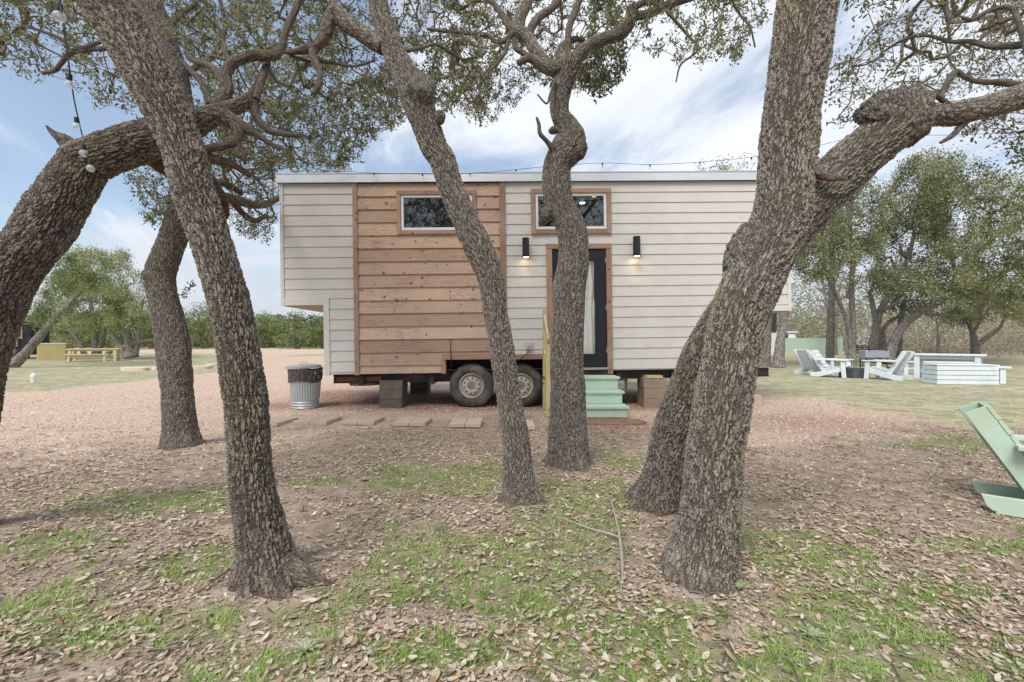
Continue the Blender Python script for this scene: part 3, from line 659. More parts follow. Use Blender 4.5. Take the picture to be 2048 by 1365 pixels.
for tr, rd, sd in (([(408, 238, 26, 3.04), (440, 208, 24, 3.08), (456, 180, 22, 3.1), (452, 152, 21, 3.12), (468, 126, 22, 3.15), (505, 112, 22, 3.2), (545, 112, 20, 3.22), (562, 98, 15, 3.25), (572, 62, 14, 3.3), (590, 22, 13, 3.35), (604, -20, 12, 3.4)], 0.3, 3),
                   ([(440, 232, 30, 3.05), (470, 245, 22, 3.06), (500, 262, 15, 3.08), (522, 276, 10, 3.1), (560, 300, 6, 3.14)], .1, 4),
                   ([(462, 240, 22, 3.06), (476, 262, 19, 3.05), (472, 284, 16, 3.04), (448, 292, 15, 3.02), (418, 298, 15, 3.0), (390, 308, 14, 2.98)], .5, 5), ([(474, 284, 9, 3.04), (486, 305, 8, 3.05), (490, 328, 6, 3.06)], .6, 6),
                   ([(508, 205, 18, 3.16), (512, 232, 14, 3.16), (532, 258, 11, 3.18), (560, 268, 9, 3.2), (596, 272, 7, 3.22)], 0, 7),
                   ([(395, 312, 22, 3.0), (430, 320, 17, 3.05), (465, 330, 13, 3.1), (500, 352, 9, 3.15)], .6, 8),
                   ([(300, 296, 50, 2.9), (345, 328, 44, 3.4), (385, 348, 40, 4.0), (415, 372, 34, 4.6), (436, 402, 28, 5.1), (446, 428, 20, 5.3), (440, 438, 12, 5.3)], 1.0, 9),
                   ([(440, 396, 18, 5.1), (470, 400, 15, 5.8), (505, 410, 13, 6.7), (535, 408, 12, 7.6), (562, 394, 10, 8.8), (600, 380, 7, 9.8)], .7, 10), ([(462, 400, 12, 5.7), (486, 428, 10, 5.9), (510, 442, 9, 6.1), (532, 432, 6, 6.3)], .7, 11),
                   ([(415, 372, 16, 4.6), (440, 366, 12, 5.0), (462, 374, 10, 5.4), (482, 388, 8, 5.7)], .6, 12),
                   ([(455, 176, 15, 3.1), (438, 150, 13, 3.2), (418, 132, 11, 3.3), (390, 124, 9, 3.4), (372, 105, 8, 3.5)], 0, 13), ([(420, 212, 13, 3.05), (405, 170, 11, 3.15), (385, 145, 9, 3.25), (362, 122, 8, 3.35)], 0, 14),
                   ([(462, 126, 10, 3.15), (452, 108, 8, 3.2), (446, 98, 5, 3.25)], 0, 15), ([(512, 200, 14, 3.15), (522, 165, 13, 3.2), (532, 132, 12, 3.3), (528, 118, 9, 3.3)], 0, 16)):
    T.tube([(a, b, w_ * 1.18, D) for a, b, w_, D in tr], res=.006, red=rd, seed=sd, nmin=12)
e = tree('thick grey oak leaning in from the left edge and elbowed flat at the top', P(-95, 1085, 2.65), OG)
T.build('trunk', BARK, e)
crown(e, T, [cloud([(180, -60), (300, -60), (520, -120), (640, -100), (700, 60), (690, 180), (640, 250), (600, 240), (420, 200), (380, 120)], 3.5, 6.6, 900, 1, .36),
             cloud([(370, 200), (640, 200), (800, 120), (840, 225), (775, 262), (735, 300), (700, 335), (560, 345), (400, 300)], 3.9, 7.6, 850, 2, .35), cloud([(400, 300), (555, 300), (554, 440), (535, 492), (480, 470), (452, 450)], 5.0, 9.0, 330, 4, .33), cloud([(555, 300), (700, 300), (690, 348), (620, 360), (562, 372)], 8.4, 10.5, 120, 5, .3),
             cloud([(240, 340), (300, 330), (330, 330), (420, 330), (330, 440), (300, 455), (285, 410)], 3.4, 5.4, 110, 3, .3)], seed=10, per=17)
settle(e)

# --- front-left leaning oak
T = Tubes()
T.tube([(542, 1182, 128, 2.17), (532, 1120, 108, 2.17), (520, 1050, 98, 2.17), (506, 980, 90, 2.17), (499, 900, 88, 2.17), (493, 820, 88, 2.17), (482, 740, 86, 2.17), (470, 660, 86, 2.18), (450, 575, 85, 2.19), (425, 493, 84, 2.20), (402, 430, 84, 2.21), (381, 366, 84, 2.22), (363, 293, 82, 2.24), (334, 220, 84, 2.26), (295, 146, 90, 2.28), (252, 73, 94, 2.30), (206, -5, 96, 2.32), (150, -95, 92, 2.34), (90, -190, 84, 2.38), (20, -300, 72, 2.42)], flare=.55, lobes=4, soil=True, ground=True, seed=21)
T.tube([(520, 1085, 70, 2.16), (560, 1128, 62, 2.15), (598, 1150, 46, 2.14), (636, 1164, 28, 2.15), (672, 1172, 10, 2.17)], seed=22, dsc=.6, soil=True)
T.tube([(495, 1120, 50, 2.13), (482, 1165, 44, 2.10), (468, 1190, 26, 2.10)], seed=23, dsc=.6, soil=True)
T.tube([(30, -280, 50, 2.42), (-80, -420, 44, 2.6), (-200, -560, 34, 2.9), (-330, -700, 22, 3.2)], res=.012, seed=24, nmin=10); T.tube([(60, -240, 46, 2.4), (140, -420, 38, 2.3), (200, -640, 30, 2.2), (300, -900, 20, 2.2)], res=.012, seed=25, nmin=10)
T.tube([(255, 110, 14, 2.45), (240, 95, 12, 2.55), (205, 98, 11, 2.7), (170, 100, 12, 2.8), (140, 108, 13, 2.85), (122, 128, 12, 2.9), (108, 143, 11, 2.9), (84, 147, 7, 2.92)], seed=26, nmin=10)
T.tube([(215, 80, 9, 2.5), (160, 95, 7, 2.7), (115, 75, 7, 2.9), (60, 56, 6, 3.0), (35, 58, 5, 3.1), (15, 78, 4, 3.1)], seed=27, nmin=8)
e = tree('oak trunk leaning left in the front, standing nearest on the left with a flared root', GP(542, 1175), OG)
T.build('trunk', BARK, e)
off = rng.normal(0, 1, (170, 3)) * np.array([1.5, 1.4, .5]) + np.array([-2.2, 0.9, 5.3]); off = off[off[:, 2] > 1.4 + .82 * np.maximum(off[:, 1], 0)]
crown(e, T, [cloud([(-80, -100), (0, -100), (150, -80), (240, 40), (300, 160), (285, 225), (235, 232), (190, 205), (130, 165), (60, 165), (0, 130), (-80, 130)], 2.7, 4.6, 380, 11, .38), off], seed=20, per=19, L=(.022, .040))
settle(e)

# --- oak behind it, at the edge of the gravel
T = Tubes()
T.tube([(362, 900, 80, 4.93), (359, 860, 70, 4.93), (354, 790, 68, 4.93), (347, 700, 70, 4.93), (338, 640, 66, 4.93), (324, 585, 62, 4.93), (322, 545, 66, 4.93), (335, 505, 62, 4.93), (352, 460, 60, 4.93), (366, 405, 58, 4.93), (374, 350, 56, 4.95), (372, 280, 55, 4.97), (360, 210, 54, 5.0), (345, 140, 54, 5.0), (322, 70, 52, 5.0), (298, 5, 50, 5.0), (270, -60, 44, 5.05), (230, -140, 36, 5.1), (160, -230, 24, 5.2)], flare=.3, soil=True, ground=True, seed=31, res=.009)
T.tube([(318, 552, 34, 4.9), (298, 550, 26, 4.85), (286, 545, 17, 4.82)], seed=32, res=.009)
T.tube([(352, 170, 20, 5.0), (385, 140, 16, 5.1), (420, 120, 12, 5.2), (450, 60, 10, 5.3), (440, 0, 8, 5.3)], seed=33, res=.009); T.tube([(330, 60, 22, 5.0), (360, 30, 16, 5.1), (400, 0, 12, 5.2), (420, -50, 9, 5.2)], seed=34, res=.009)
e = tree('crooked oak with a sawn stub, on the gravel behind the front-left trunk', GP(362, 898), OG)
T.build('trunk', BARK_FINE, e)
crown(e, T, [cloud([(60, -90), (200, -160), (420, -160), (560, -60), (560, 80), (460, 180), (390, 190), (300, 60), (200, 60), (120, 20)], 5.0, 7.4, 460, 21, .38),
             cloud([(380, 545), (372, 560), (366, 590), (376, 580), (386, 572)], 4.7, 4.9, 4, 22, .1)], seed=30, per=18, L=(.026, .046))
settle(e)

# --- oak left of centre, with the lichened burl
T = Tubes(); mo = (P(842, 172, 3.15), .085)
T.tube([(1042, 1018, 78, 3.28), (1042, 990, 64, 3.28), (1037, 955, 56, 3.28), (1030, 865, 52, 3.28), (1018, 797, 48, 3.28), (1008, 728, 49, 3.28), (1000, 672, 47, 3.28), (989, 613, 46, 3.28), (980, 554, 50, 3.28), (957, 496, 56, 3.28), (929, 437, 51, 3.28), (904, 379, 47, 3.28), (884, 320, 50, 3.28), (867, 293, 52, 3.28), (850, 245, 55, 3.27), (836, 205, 58, 3.26), (822, 172, 52, 3.25), (806, 140, 48, 3.3), (790, 110, 42, 3.34), (775, 73, 40, 3.36), (764, 40, 38, 3.38), (755, 0, 38, 3.4), (745, -60, 36, 3.45), (730, -140, 32, 3.5), (700, -230, 24, 3.6)], flare=.5, soil=True, ground=True, seed=41)
T.burl(842, 182, 3.2, 56, 62, seed=41, moss=mo)
T.burl(880, 236, 3.22, 20, 26, seed=42)
T.tube([(768, 95, 34, 3.36), (742, 80, 34, 3.38), (715, 62, 34, 3.4), (690, 45, 34, 3.42), (672, 26, 32, 3.42), (660, 42, 30, 3.42), (652, 66, 27, 3.42), (640, 86, 25, 3.42), (620, 98, 20, 3.44), (600, 103, 15, 3.46), (575, 105, 10, 3.5), (545, 98, 7, 3.6)], red=.5, seed=43, nmin=12)
T.tube([(630, 96, 18, 3.43), (626, 112, 17, 3.42), (634, 132, 15, 3.4), (640, 152, 14, 3.38), (637, 172, 13, 3.36), (627, 188, 11, 3.35)], red=.7, seed=44, nmin=12)
T.tube([(672, 24, 18, 3.42), (664, 0, 15, 3.45), (655, -40, 12, 3.5)], seed=45)
for tr, sd in (([(580, 112, 7, 3.5), (610, 122, 7, 3.5), (660, 126, 7, 3.5), (710, 133, 6, 3.5), (750, 122, 4, 3.5)], 46), ([(800, 104, 9, 3.4), (840, 98, 8, 3.5), (872, 90, 7, 3.6), (905, 108, 7, 3.7), (925, 120, 6, 3.8), (960, 112, 5, 3.9)], 47)): T.tube(tr, seed=sd, nmin=8)
e = tree('slender leaning oak left of centre with a round lichen-covered burl near the top', GP(1042, 1012), OG)
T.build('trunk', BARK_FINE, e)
crown(e, T, [cloud([(560, -160), (900, -160), (960, -40), (1000, 60), (1000, 190), (960, 245), (900, 225), (830, 200), (700, 190), (620, 120)], 3.8, 6.4, 1000, 31, .36)], seed=40, per=17)
settle(e)

# --- knotted oak in front of the door
T = Tubes()
T.tube([(1137, 945, 96, 4.19), (1137, 920, 78, 4.19), (1136, 860, 72, 4.19), (1136, 797, 68, 4.19), (1135, 728, 64, 4.19), (1135, 680, 64, 4.19), (1137, 633, 62, 4.19), (1140, 575, 62, 4.19), (1147, 516, 58, 4.19), (1140, 457, 58, 4.19), (1120, 410, 54, 4.19), (1113, 366, 54, 4.19), (1115, 330, 54, 4.19), (1130, 304, 62, 4.19), (1143, 280, 58, 4.19), (1136, 256, 46, 4.19), (1122, 232, 36, 4.19), (1119, 205, 36, 4.19), (1124, 175, 38, 4.19), (1132, 150, 40, 4.19), (1138, 128, 44, 4.19), (1140, 112, 20, 4.22)], flare=.5, soil=True, ground=True, seed=51)
T.burl(1156, 298, 4.16, 34, 46, seed=51); T.burl(1107, 262, 4.17, 18, 14, seed=52); T.burl(1094, 428, 4.14, 20, 30, seed=53); T.burl(1120, 140, 4.19, 52, 30, seed=54)
for tr, sd, rd in (([(1106, 300, 12, 4.1), (1094, 284, 8, 4.05), (1080, 268, 7, 4.0), (1078, 250, 6, 4.0), (1073, 236, 4, 4.0)], 55, 0),
        ([(1130, 140, 30, 4.19), (1101, 138, 28, 4.18), (1078, 127, 22, 4.17), (1058, 118, 15, 4.15), (1036, 127, 11, 4.12)], 56, 0), ([(1062, 118, 12, 4.15), (1045, 106, 11, 4.15), (1031, 96, 10, 4.15), (1028, 78, 9, 4.15)], 57, 0),
        ([(1098, 132, 22, 4.19), (1082, 116, 22, 4.22), (1068, 98, 22, 4.25), (1056, 76, 23, 4.28), (1036, 63, 24, 4.3), (1020, 54, 16, 4.35), (1004, 30, 12, 4.4), (984, 6, 10, 4.45), (955, 3, 8, 4.5), (920, 20, 6, 4.6)], 58, .2),
        ([(1036, 62, 20, 4.3), (1040, 36, 20, 4.32), (1052, 10, 18, 4.36), (1062, -30, 15, 4.4), (1060, -90, 11, 4.5)], 59, .2), ([(1058, 74, 14, 4.28), (1064, 54, 15, 4.28), (1080, 34, 15, 4.3), (1100, 20, 14, 4.32), (1118, 0, 12, 4.35), (1130, -50, 9, 4.4)], 60, .4),
        ([(1026, 66, 14, 4.3), (1010, 82, 11, 4.3), (992, 84, 10, 4.3), (976, 72, 9, 4.32), (945, 68, 9, 4.35), (900, 64, 8, 4.4), (855, 59, 6, 4.5)], 61, 0), ([(1018, 82, 8, 4.3), (1008, 110, 6, 4.25), (985, 138, 5, 4.2), (966, 150, 4, 4.2)], 62, 0),
        ([(1124, 124, 22, 4.2), (1122, 104, 20, 4.23), (1136, 86, 16, 4.28), (1155, 79, 11, 4.35), (1175, 86, 6, 4.4)], 63, 0), ([(1137, 130, 14, 4.15), (1136, 90, 11, 4.15), (1138, 58, 12, 4.18), (1148, 28, 12, 4.22), (1160, -5, 11, 4.25), (1165, -60, 8, 4.3)], 64, .8),
        ([(1142, 138, 30, 4.18), (1156, 116, 26, 4.15), (1178, 94, 24, 4.12), (1209, 79, 24, 4.1), (1240, 68, 24, 4.1), (1256, 50, 23, 4.1), (1264, 34, 20, 4.12), (1290, 30, 17, 4.12), (1318, 18, 17, 4.12), (1345, 8, 15, 4.1), (1390, -6, 12, 4.1), (1450, -30, 9, 4.1)], 65, .1),
        ([(1258, 42, 14, 4.11), (1262, 20, 14, 4.14), (1285, 8, 12, 4.18), (1315, 2, 10, 4.2), (1350, -30, 8, 4.2)], 66, 0), ([(1160, 128, 10, 4.15), (1170, 140, 7, 4.12), (1180, 162, 5, 4.1)], 67, 0), ([(1165, 138, 8, 4.15), (1185, 135, 5, 4.12)], 68, 0),
        ([(1330, 20, 7, 4.1), (1370, 65, 6, 4.05), (1395, 100, 4, 4.0), (1362, 130, 3, 3.95), (1352, 165, 2, 3.95)], 69, 0), ([(1450, -25, 6, 4.1), (1480, 30, 5, 4.0), (1500, 55, 4, 3.9), (1510, 95, 3, 3.9)], 70, 0), ([(1110, 160, 6, 4.1), (1100, 190, 4, 4.0), (1093, 208, 4, 3.95), (1075, 190, 3, 3.95)], 71, 0)):
    T.tube([(a, b, w_ * 1.12, D) for a, b, w_, D in tr], seed=sd, red=rd, nmin=10)
e = tree('knotted oak with a bulging twist halfway up, standing in front of the black door', GP(1137, 940), OG)
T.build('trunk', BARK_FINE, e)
crown(e, T, [cloud([(860, -140), (1200, -160), (1240, 40), (1205, 120), (1200, 185), (1170, 195), (1060, 170), (1010, 235), (985, 245), (950, 230), (860, 190)], 4.5, 7.4, 1000, 41, .36),
             cloud([(1180, -150), (1560, -150), (1535, 30), (1500, 80), (1470, 125), (1430, 120), (1395, 135), (1330, 110), (1250, 100), (1180, 120)], 3.6, 5.6, 560, 42, .42),
             cloud([(1150, 120), (1250, 80), (1250, 150), (1200, 195), (1160, 180)], 3.6, 4.6, 90, 43, .3)], seed=50, per=18, droop=.10)
settle(e)

# --- big right oak, front stem
T = Tubes()
T.tube([(1402, 1175, 142, 2.19), (1402, 1130, 134, 2.19), (1414, 1060, 126, 2.19), (1422, 980, 120, 2.19), (1429, 900, 119, 2.19), (1444, 815, 116, 2.19), (1456, 740, 116, 2.20), (1468, 670, 116, 2.22), (1488, 600, 116, 2.24), (1516, 540, 118, 2.26), (1542, 490, 120, 2.28), (1560, 440, 118, 2.30), (1568, 390, 112, 2.31), (1572, 340, 112, 2.32), (1577, 280, 114, 2.33), (1583, 220, 112, 2.34), (1595, 146, 114, 2.35), (1604, 73, 120, 2.36), (1614, 0, 122, 2.38), (1624, -80, 116, 2.4), (1636, -190, 100, 2.45), (1650, -320, 80, 2.5)], flare=.4, soil=True, ground=True, seed=81)
T.burl(1500, 522, 2.27, 88, 160, dy=.13, seed=81)
T.tube([(1375, 1105, 66, 2.17), (1352, 1150, 50, 2.14), (1330, 1182, 20, 2.12)], seed=85, dsc=.6, soil=True); T.tube([(1440, 1110, 60, 2.17), (1462, 1150, 42, 2.16), (1488, 1176, 16, 2.15)], seed=86, dsc=.6, soil=True)
T.tube([(1650, -300, 50, 2.5), (1560, -480, 40, 2.3), (1430, -700, 26, 2.0)], res=.012, seed=82); T.tube([(1650, -300, 56, 2.5), (1760, -480, 42, 2.6), (1900, -660, 28, 2.8)], res=.012, seed=83)
T.tube([(1630, 345, 26, 2.24), (1660, 356, 17, 2.2), (1690, 358, 7, 2.17)], red=.6, seed=84, nmin=12)
e = tree('massive straight-topped oak trunk right of centre, nearest to the camera on that side', GP(1402, 1170), OG)
T.build('trunk', BARK_GREY, e)
off = rng.normal(0, 1, (200, 3)) * np.array([1.7, 1.5, .55]) + np.array([1.6, 0.8, 5.6]); off = off[off[:, 2] > 1.4 + .82 * np.maximum(off[:, 1], 0)]
crown(e, T, [off, cloud([(1480, -200), (1750, -200), (1760, -20), (1700, 20), (1650, -40), (1540, -60)], 2.4, 4.0, 60, 51, .3)], seed=80, per=19)
settle(e)

# --- second stem behind it that leans right and ends in the clubbed limb
T = Tubes()
T.tube([(1322, 1018, 120, 3.2), (1326, 985, 104, 3.15), (1338, 930, 94, 3.05), (1356, 850, 92, 2.95), (1385, 780, 92, 2.82), (1425, 690, 94, 2.68), (1480, 600, 94, 2.56), (1545, 500, 92, 2.46), (1600, 430, 92, 2.40), (1650, 376, 92, 2.36), (1700, 330, 92, 2.34), (1748, 288, 92, 2.33), (1786, 254, 90, 2.33), (1812, 236, 60, 2.34)], flare=.5, soil=True, ground=True, seed=91)
T.burl(1768, 226, 2.31, 92, 74, seed=95); T.burl(1806, 238, 2.33, 96, 112, seed=92); T.burl(1795, 214, 2.33, 104, 54, seed=99)
T.tube([(1820, 238, 46, 2.36), (1850, 232, 46, 2.38), (1900, 229, 45, 2.42), (1950, 220, 44, 2.46), (2000, 206, 44, 2.5), (2060, 190, 48, 2.55), (2140, 165, 44, 2.6), (2260, 110, 36, 2.7)], red=.25, seed=93)
for tr, sd, rd in (([(1835, 198, 14, 2.34), (1862, 188, 12, 2.34), (1884, 200, 13, 2.36), (1910, 222, 14, 2.38)], 96, .8), ([(1938, 238, 16, 2.45), (1920, 256, 12, 2.42), (1902, 274, 10, 2.4), (1882, 286, 6, 2.38)], 97, .1),
        ([(1880, 200, 9, 2.45), (1894, 165, 12, 2.5), (1912, 145, 11, 2.55), (1930, 155, 12, 2.55), (1955, 164, 11, 2.55), (2000, 166, 13, 2.55), (2045, 172, 15, 2.55)], 98, .2),
        ([(2100, 150, 26, 2.6), (2060, 95, 20, 2.7), (2030, 92, 16, 2.75), (1985, 94, 14, 2.8), (1940, 84, 11, 2.9), (1900, 84, 9, 3.0), (1850, 72, 7, 3.1), (1800, 84, 6, 3.2), (1760, 110, 4, 3.2)], 100, 0),
        ([(2070, 160, 22, 2.6), (2058, 110, 20, 2.65), (2040, 55, 16, 2.7), (2022, 18, 13, 2.75), (1985, 20, 10, 2.8), (1945, 40, 8, 2.8), (1925, 36, 6, 2.8)], 101, 0), ([(1945, 38, 9, 2.8), (1956, 18, 8, 2.8), (1968, -10, 7, 2.8)], 102, .4), ([(1900, 85, 7, 3.0), (1895, 45, 6, 3.0), (1882, 0, 5, 3.0)], 103, 0)):
    T.tube(tr, seed=sd, red=rd, nmin=12)
e = tree('oak stem leaning right behind the massive trunk and ending in a clubbed burl', GP(1322, 1012), OG)
T.build('trunk', BARK_GREY, e)
crown(e, T, [cloud([(1655, -120), (2200, -120), (2200, 200), (2048, 210), (1850, 190), (1760, 200), (1690, 270), (1655, 220), (1650, 120), (1740, 60)], 2.8, 5.2, 560, 61, .42),
             cloud([(1900, 240), (2048, 215), (2200, 200), (2200, 330), (2048, 340), (1990, 270), (1940, 275)], 2.5, 3.8, 110, 62, .40)], seed=90, per=15, L=(.022, .036), spread=.035)
settle(e)

# ------------------------------------------------------------------ tiny house on a trailer
CREAM = plain('cream_siding', (0.585, 0.575, 0.535), 0.62, 0.25, var=0.05, bump=0.0015, nscale=5, dirt=(0.55, 0.53, 0.475))
TRIMC = plain('cream_trim', (0.61, 0.595, 0.545), 0.6, 0.25, var=0.04, bump=0.001, nscale=8)
def wood_mat(name, lo, hi, knots=True, axis='x', gray=0.35):
    m = NM(name, 0.72, 0.2); v = m.obj(); r = m.attr('rnd')
    off = m.n('ShaderNodeCombineXYZ'); m.l(m.math('MULTIPLY', r, 37.0), off.inputs[0]); m.l(m.math('MULTIPLY', r, 11.0), off.inputs[1]); m.l(m.math('MULTIPLY', r, 23.0), off.inputs[2])
    a = m.n('ShaderNodeVectorMath', operation='ADD'); m.l(v, a.inputs[0]); m.l(off.outputs[0], a.inputs[1]); p = a.outputs[0]
    sc_ = (1.1, 8, 16) if axis == 'x' else (16, 8, 1.1)
    g = m.noise(m.map(p, sc_), 1.0, 3, 0.5, 1.2); fine = m.noise(m.map(p, tuple(s * 5 for s in sc_)), 1.0, 5, 0.7)
    ring = m.math('FRACT', m.math('MULTIPLY', g, 9.0)); ring = m.math('ABSOLUTE', m.math('MULTIPLY_ADD', ring, 2.0, -1.0))
    tone = m.math('MULTIPLY_ADD', r, 0.7, m.math('MULTIPLY_ADD', fine, 0.6, -0.15))
    c = m.mix(tone, lo, hi)
    c = m.mix(m.math('MULTIPLY', m.rng(ring, 0.55, 1.0), m.rng(m.noise(p, 1.3, 2), 0.40, 0.6, 0.1, 0.75)), c, tuple(x * 0.5 for x in lo))
    c = m.mix(m.math('MULTIPLY', m.rng(m.noise(m.map(p, (1.2, 1, 2.5)), 1.0, 4), 0.48, 0.7), gray), c, (0.40, 0.33, 0.29))
    if knots:
        sx_ = m.n('ShaderNodeSeparateXYZ'); m.l(p, sx_.inputs[0]); cx_ = m.n('ShaderNodeCombineXYZ'); m.l(sx_.outputs[0], cx_.inputs[0]); m.l(sx_.outputs[2], cx_.inputs[1]); vk = m.n('ShaderNodeTexVoronoi', voronoi_dimensions='2D'); m.l(cx_.outputs[0], vk.inputs['Vector']); vk.inputs['Scale'].default_value = 5.2; kd = vk.outputs['Distance']; kc = m.n('ShaderNodeSeparateColor'); m.l(vk.outputs['Color'], kc.inputs[0])
        rad = m.math('MULTIPLY', m.math('POWER', kc.outputs[0], 2.4), 0.13)
        k = m.math('LESS_THAN', kd, rad); c = m.mix(m.math('MULTIPLY', k, 0.85), c, (0.085, 0.04, 0.025))
        halo = m.rng(m.math('SUBTRACT', kd, rad), 0.0, 0.05, 0.5, 0.0); c = m.mix(halo, c, (0.26, 0.13, 0.075))
    m.col(c); m.bump(m.math('ADD', m.math('MULTIPLY', fine, 0.6), m.math('MULTIPLY', ring, 0.3)), 0.0025, 0.7); return m.m
CEDAR = wood_mat('cedar_board', (0.30, 0.19, 0.13), (0.66, 0.49, 0.365))
CEDAR_T = wood_mat('cedar_trim', (0.25, 0.15, 0.10), (0.43, 0.285, 0.205), axis='z', gray=.5)
CEDAR_H = wood_mat('cedar_trim_flat', (0.25, 0.15, 0.10), (0.43, 0.285, 0.205), axis='x', gray=.5)
PINE = wood_mat('treated_pine', (0.50, 0.42, 0.20), (0.66, 0.56, 0.30), axis='z', gray=.15)
METAL = plain('galvanised_roof', (0.66, 0.69, 0.73), 0.45, 0.5, 0.35, 0.06, 0.002, 1.6)
STEEL = plain('black_steel', (0.028, 0.026, 0.025), 0.6, 0.3, 0.0, 0.4, 0.001, 9, dirt=(0.10, 0.06, 0.04))
BLACKP = plain('black_paint', (0.016, 0.018, 0.022), 0.4, 0.4, var=0.2)
DOORP = plain('door_paint', (0.008, 0.010, 0.015), 0.35, 0.45, var=0.2)
WHITEV = plain('white_vinyl', (0.72, 0.72, 0.69), 0.4, 0.4, var=0.03)
DARKIN = plain('dark_interior', (0.03, 0.026, 0.022), 0.8, 0.1, var=0.4, nscale=2)
def emis(name, c, s):
    m = NM(name); m.b.inputs['Emission Color'].default_value = (*c, 1); m.b.inputs['Emission Strength'].default_value = s; m.col(c); return m.m
WARM = emis('warm_lamp', (1.0, 0.72, 0.42), 14.0)
def glass_mat(name, tint=(0.8, 0.85, 0.85), refl=1.0):
    m = NM(name); g = m.n('ShaderNodeBsdfGlossy'); g.inputs['Roughness'].default_value = 0.01; g.inputs['Color'].default_value = (0.9, 0.92, 0.95, 1)
    t = m.n('ShaderNodeBsdfTransparent'); t.inputs[0].default_value = (*tint, 1); f = m.n('ShaderNodeFresnel'); f.inputs[0].default_value = 1.9
    
    ms = m.n('ShaderNodeMixShader'); m.l(m.math('MULTIPLY', f.outputs[0], refl, clamp=True), ms.inputs[0]); m.l(t.outputs[0], ms.inputs[1]); m.l(g.outputs[0], ms.inputs[2]); m.l(ms.outputs[0], m.out.inputs[0]); return m.m
PANE = glass_mat('window_glass', (0.6, 0.66, 0.64), 1.15); DPANE = glass_mat('door_glass', (.99, .99, .98), .45)
TH = R(0.80); YAW = R(1.3)
tr = empty('tiny_house_trailer', (0, 8.0, H), 0, 'long flat-roofed tiny house on a twin-axle trailer, cream lap siding with a knotty cedar panel', 'tiny house')
tr.rotation_euler = (0, -TH, YAW)
def TL(px, py):
    "photo pixel on the trailer's front face -> its own x, z (metres)"
    u = (px - 1024) / FX; v = (683 - py) / FX; s = 8.0 / (1 - math.tan(YAW) * u)
    wx, wz = u * s / math.cos(YAW), v * s
    return wx * math.cos(TH) + wz * math.sin(TH), -wx * math.sin(TH) + wz * math.cos(TH)
def X_(px, py=560): return TL(px, py)[0]
def Z_(py, px=900): return TL(px, py)[1]
ZT = Z_(366, 1000)                          # top of the siding, underside of the fascia
pitch = 0.1835
def cut(rects, hole):
    out = []; a0, a1, b0, b1 = hole
    for x0, x1, z0, z1 in rects:
        if x1 <= a0 or x0 >= a1 or z1 <= b0 or z0 >= b1: out.append((x0, x1, z0, z1)); continue
        if x0 < a0: out.append((x0, a0, z0, z1))
        if x1 > a1: out.append((a1, x1, z0, z1))
        c0, c1 = max(x0, a0), min(x1, a1)
        if z0 < b0: out.append((c0, c1, z0, b0))
        if z1 > b1: out.append((c0, c1, b1, z1))
    return out
def lap(mb, x0, x1, z0, z1, pitch, holes, proud=0.014, thick=0.010, ztop=None, jitter=0.0, gap=0.0):
    z = z1 if ztop is None else ztop
    while z > z0 + 0.01:
        a, b = max(z - pitch, z0), min(z, z1); rects = [(x0, x1, a, b)]; rn = random.random()
        for h in holes: rects = cut(rects, h)
        for (p, q, r, s) in rects:
            if q - p < .004 or s - r < .004: continue
            yb = -thick - proud * (z - r) / pitch; yt = -thick - proud * (z - s) / pitch - 0.0005
            lift = 0.003 if r == a else 0
            V = [(p, yb, r - lift), (q, yb, r - lift), (q, yt, s), (p, yt, s), (p, 0.01, r - lift), (q, 0.01, r - lift), (q, 0.01, s), (p, 0.01, s)]
            mb.add(V, [(0, 1, 2, 3), (7, 6, 5, 4), (0, 4, 5, 1), (3, 2, 6, 7), (0, 3, 7, 4), (1, 5, 6, 2)], rn)
        z -= pitch
xL, xR = X_(564), X_(1579); xl2, xr2 = X_(650, 680), X_(1502, 680)
zOL, zOR = Z_(612, 600), Z_(623, 1560); zB = Z_(745, 950)
w1 = (X_(808, 427), X_(940, 427), Z_(457, 870), Z_(397, 870)); w2 = (X_(1076, 424), X_(1207, 424), Z_(455, 1140), Z_(394, 1140))
dr = (X_(1104, 620), X_(1213, 620), Z_(739, 1160), Z_(500, 1160)); well = (X_(893, 735), X_(1093, 735), zB - 0.2, Z_(720, 990))
cp0, cp1 = X_(710), X_(1012)
def grow_r(r, d): return (r[0] - d, r[1] + d, r[2] - d, r[3] + d)
mb = MB(); holes = [grow_r(w2, .05), grow_r(dr, .05), well]
lap(mb, xL + .04, cp0, zOL + .12, ZT, pitch, [])                                 # left, above the overhang
lap(mb, xl2 + .09, cp0, zB, zOL + .12, pitch, []); mb.build('lap_siding', CREAM, tr); mb = MB()
lap(mb, cp1, xR - .04, zOR + .10, ZT, pitch, holes); lap(mb, cp1, xr2 - .06, zB, zOR + .10, pitch, holes, ztop=ZT - pitch * math.floor((ZT - zOR - .10) / pitch))
mb.build('lap_siding', CREAM, tr)
mb = MB(); lap(mb, cp0 + .06, cp1 - .09, zB, ZT - .01, 0.2265, [grow_r(w1, .05), (X_(885, 735), cp1, zB - .1, Z_(709, 950))], proud=.024, thick=.016)
mb.build('cedar_siding', CEDAR, tr)
mb = MB()                                                                        # cream corner boards
for a, b, c, d in ((xL - .01, xL + .05, zOL, ZT), (xR - .05, xR + .01, zOR, ZT), (xL + .052, xl2 + .0, zOL, zOL + .125), (xl2 - .01, xl2 + .09, zB - .02, zOL + .125), (xr2 + .03, xR - .052, zOR, zOR + .10), (xr2 - .06, xr2 + .028, zB - .02, zOR + .10)):
    mb.box(a, b, -.034, .02, c, d)
mb.each('corner_board', TRIMC, tr, bevel=.003)
mb = MB()
for a, b in ((cp0 - .012, cp0 + .068), (cp1 - .098, cp1 + .002)): mb.box(a, b, -.052, .0, zB - .02, ZT - .005)
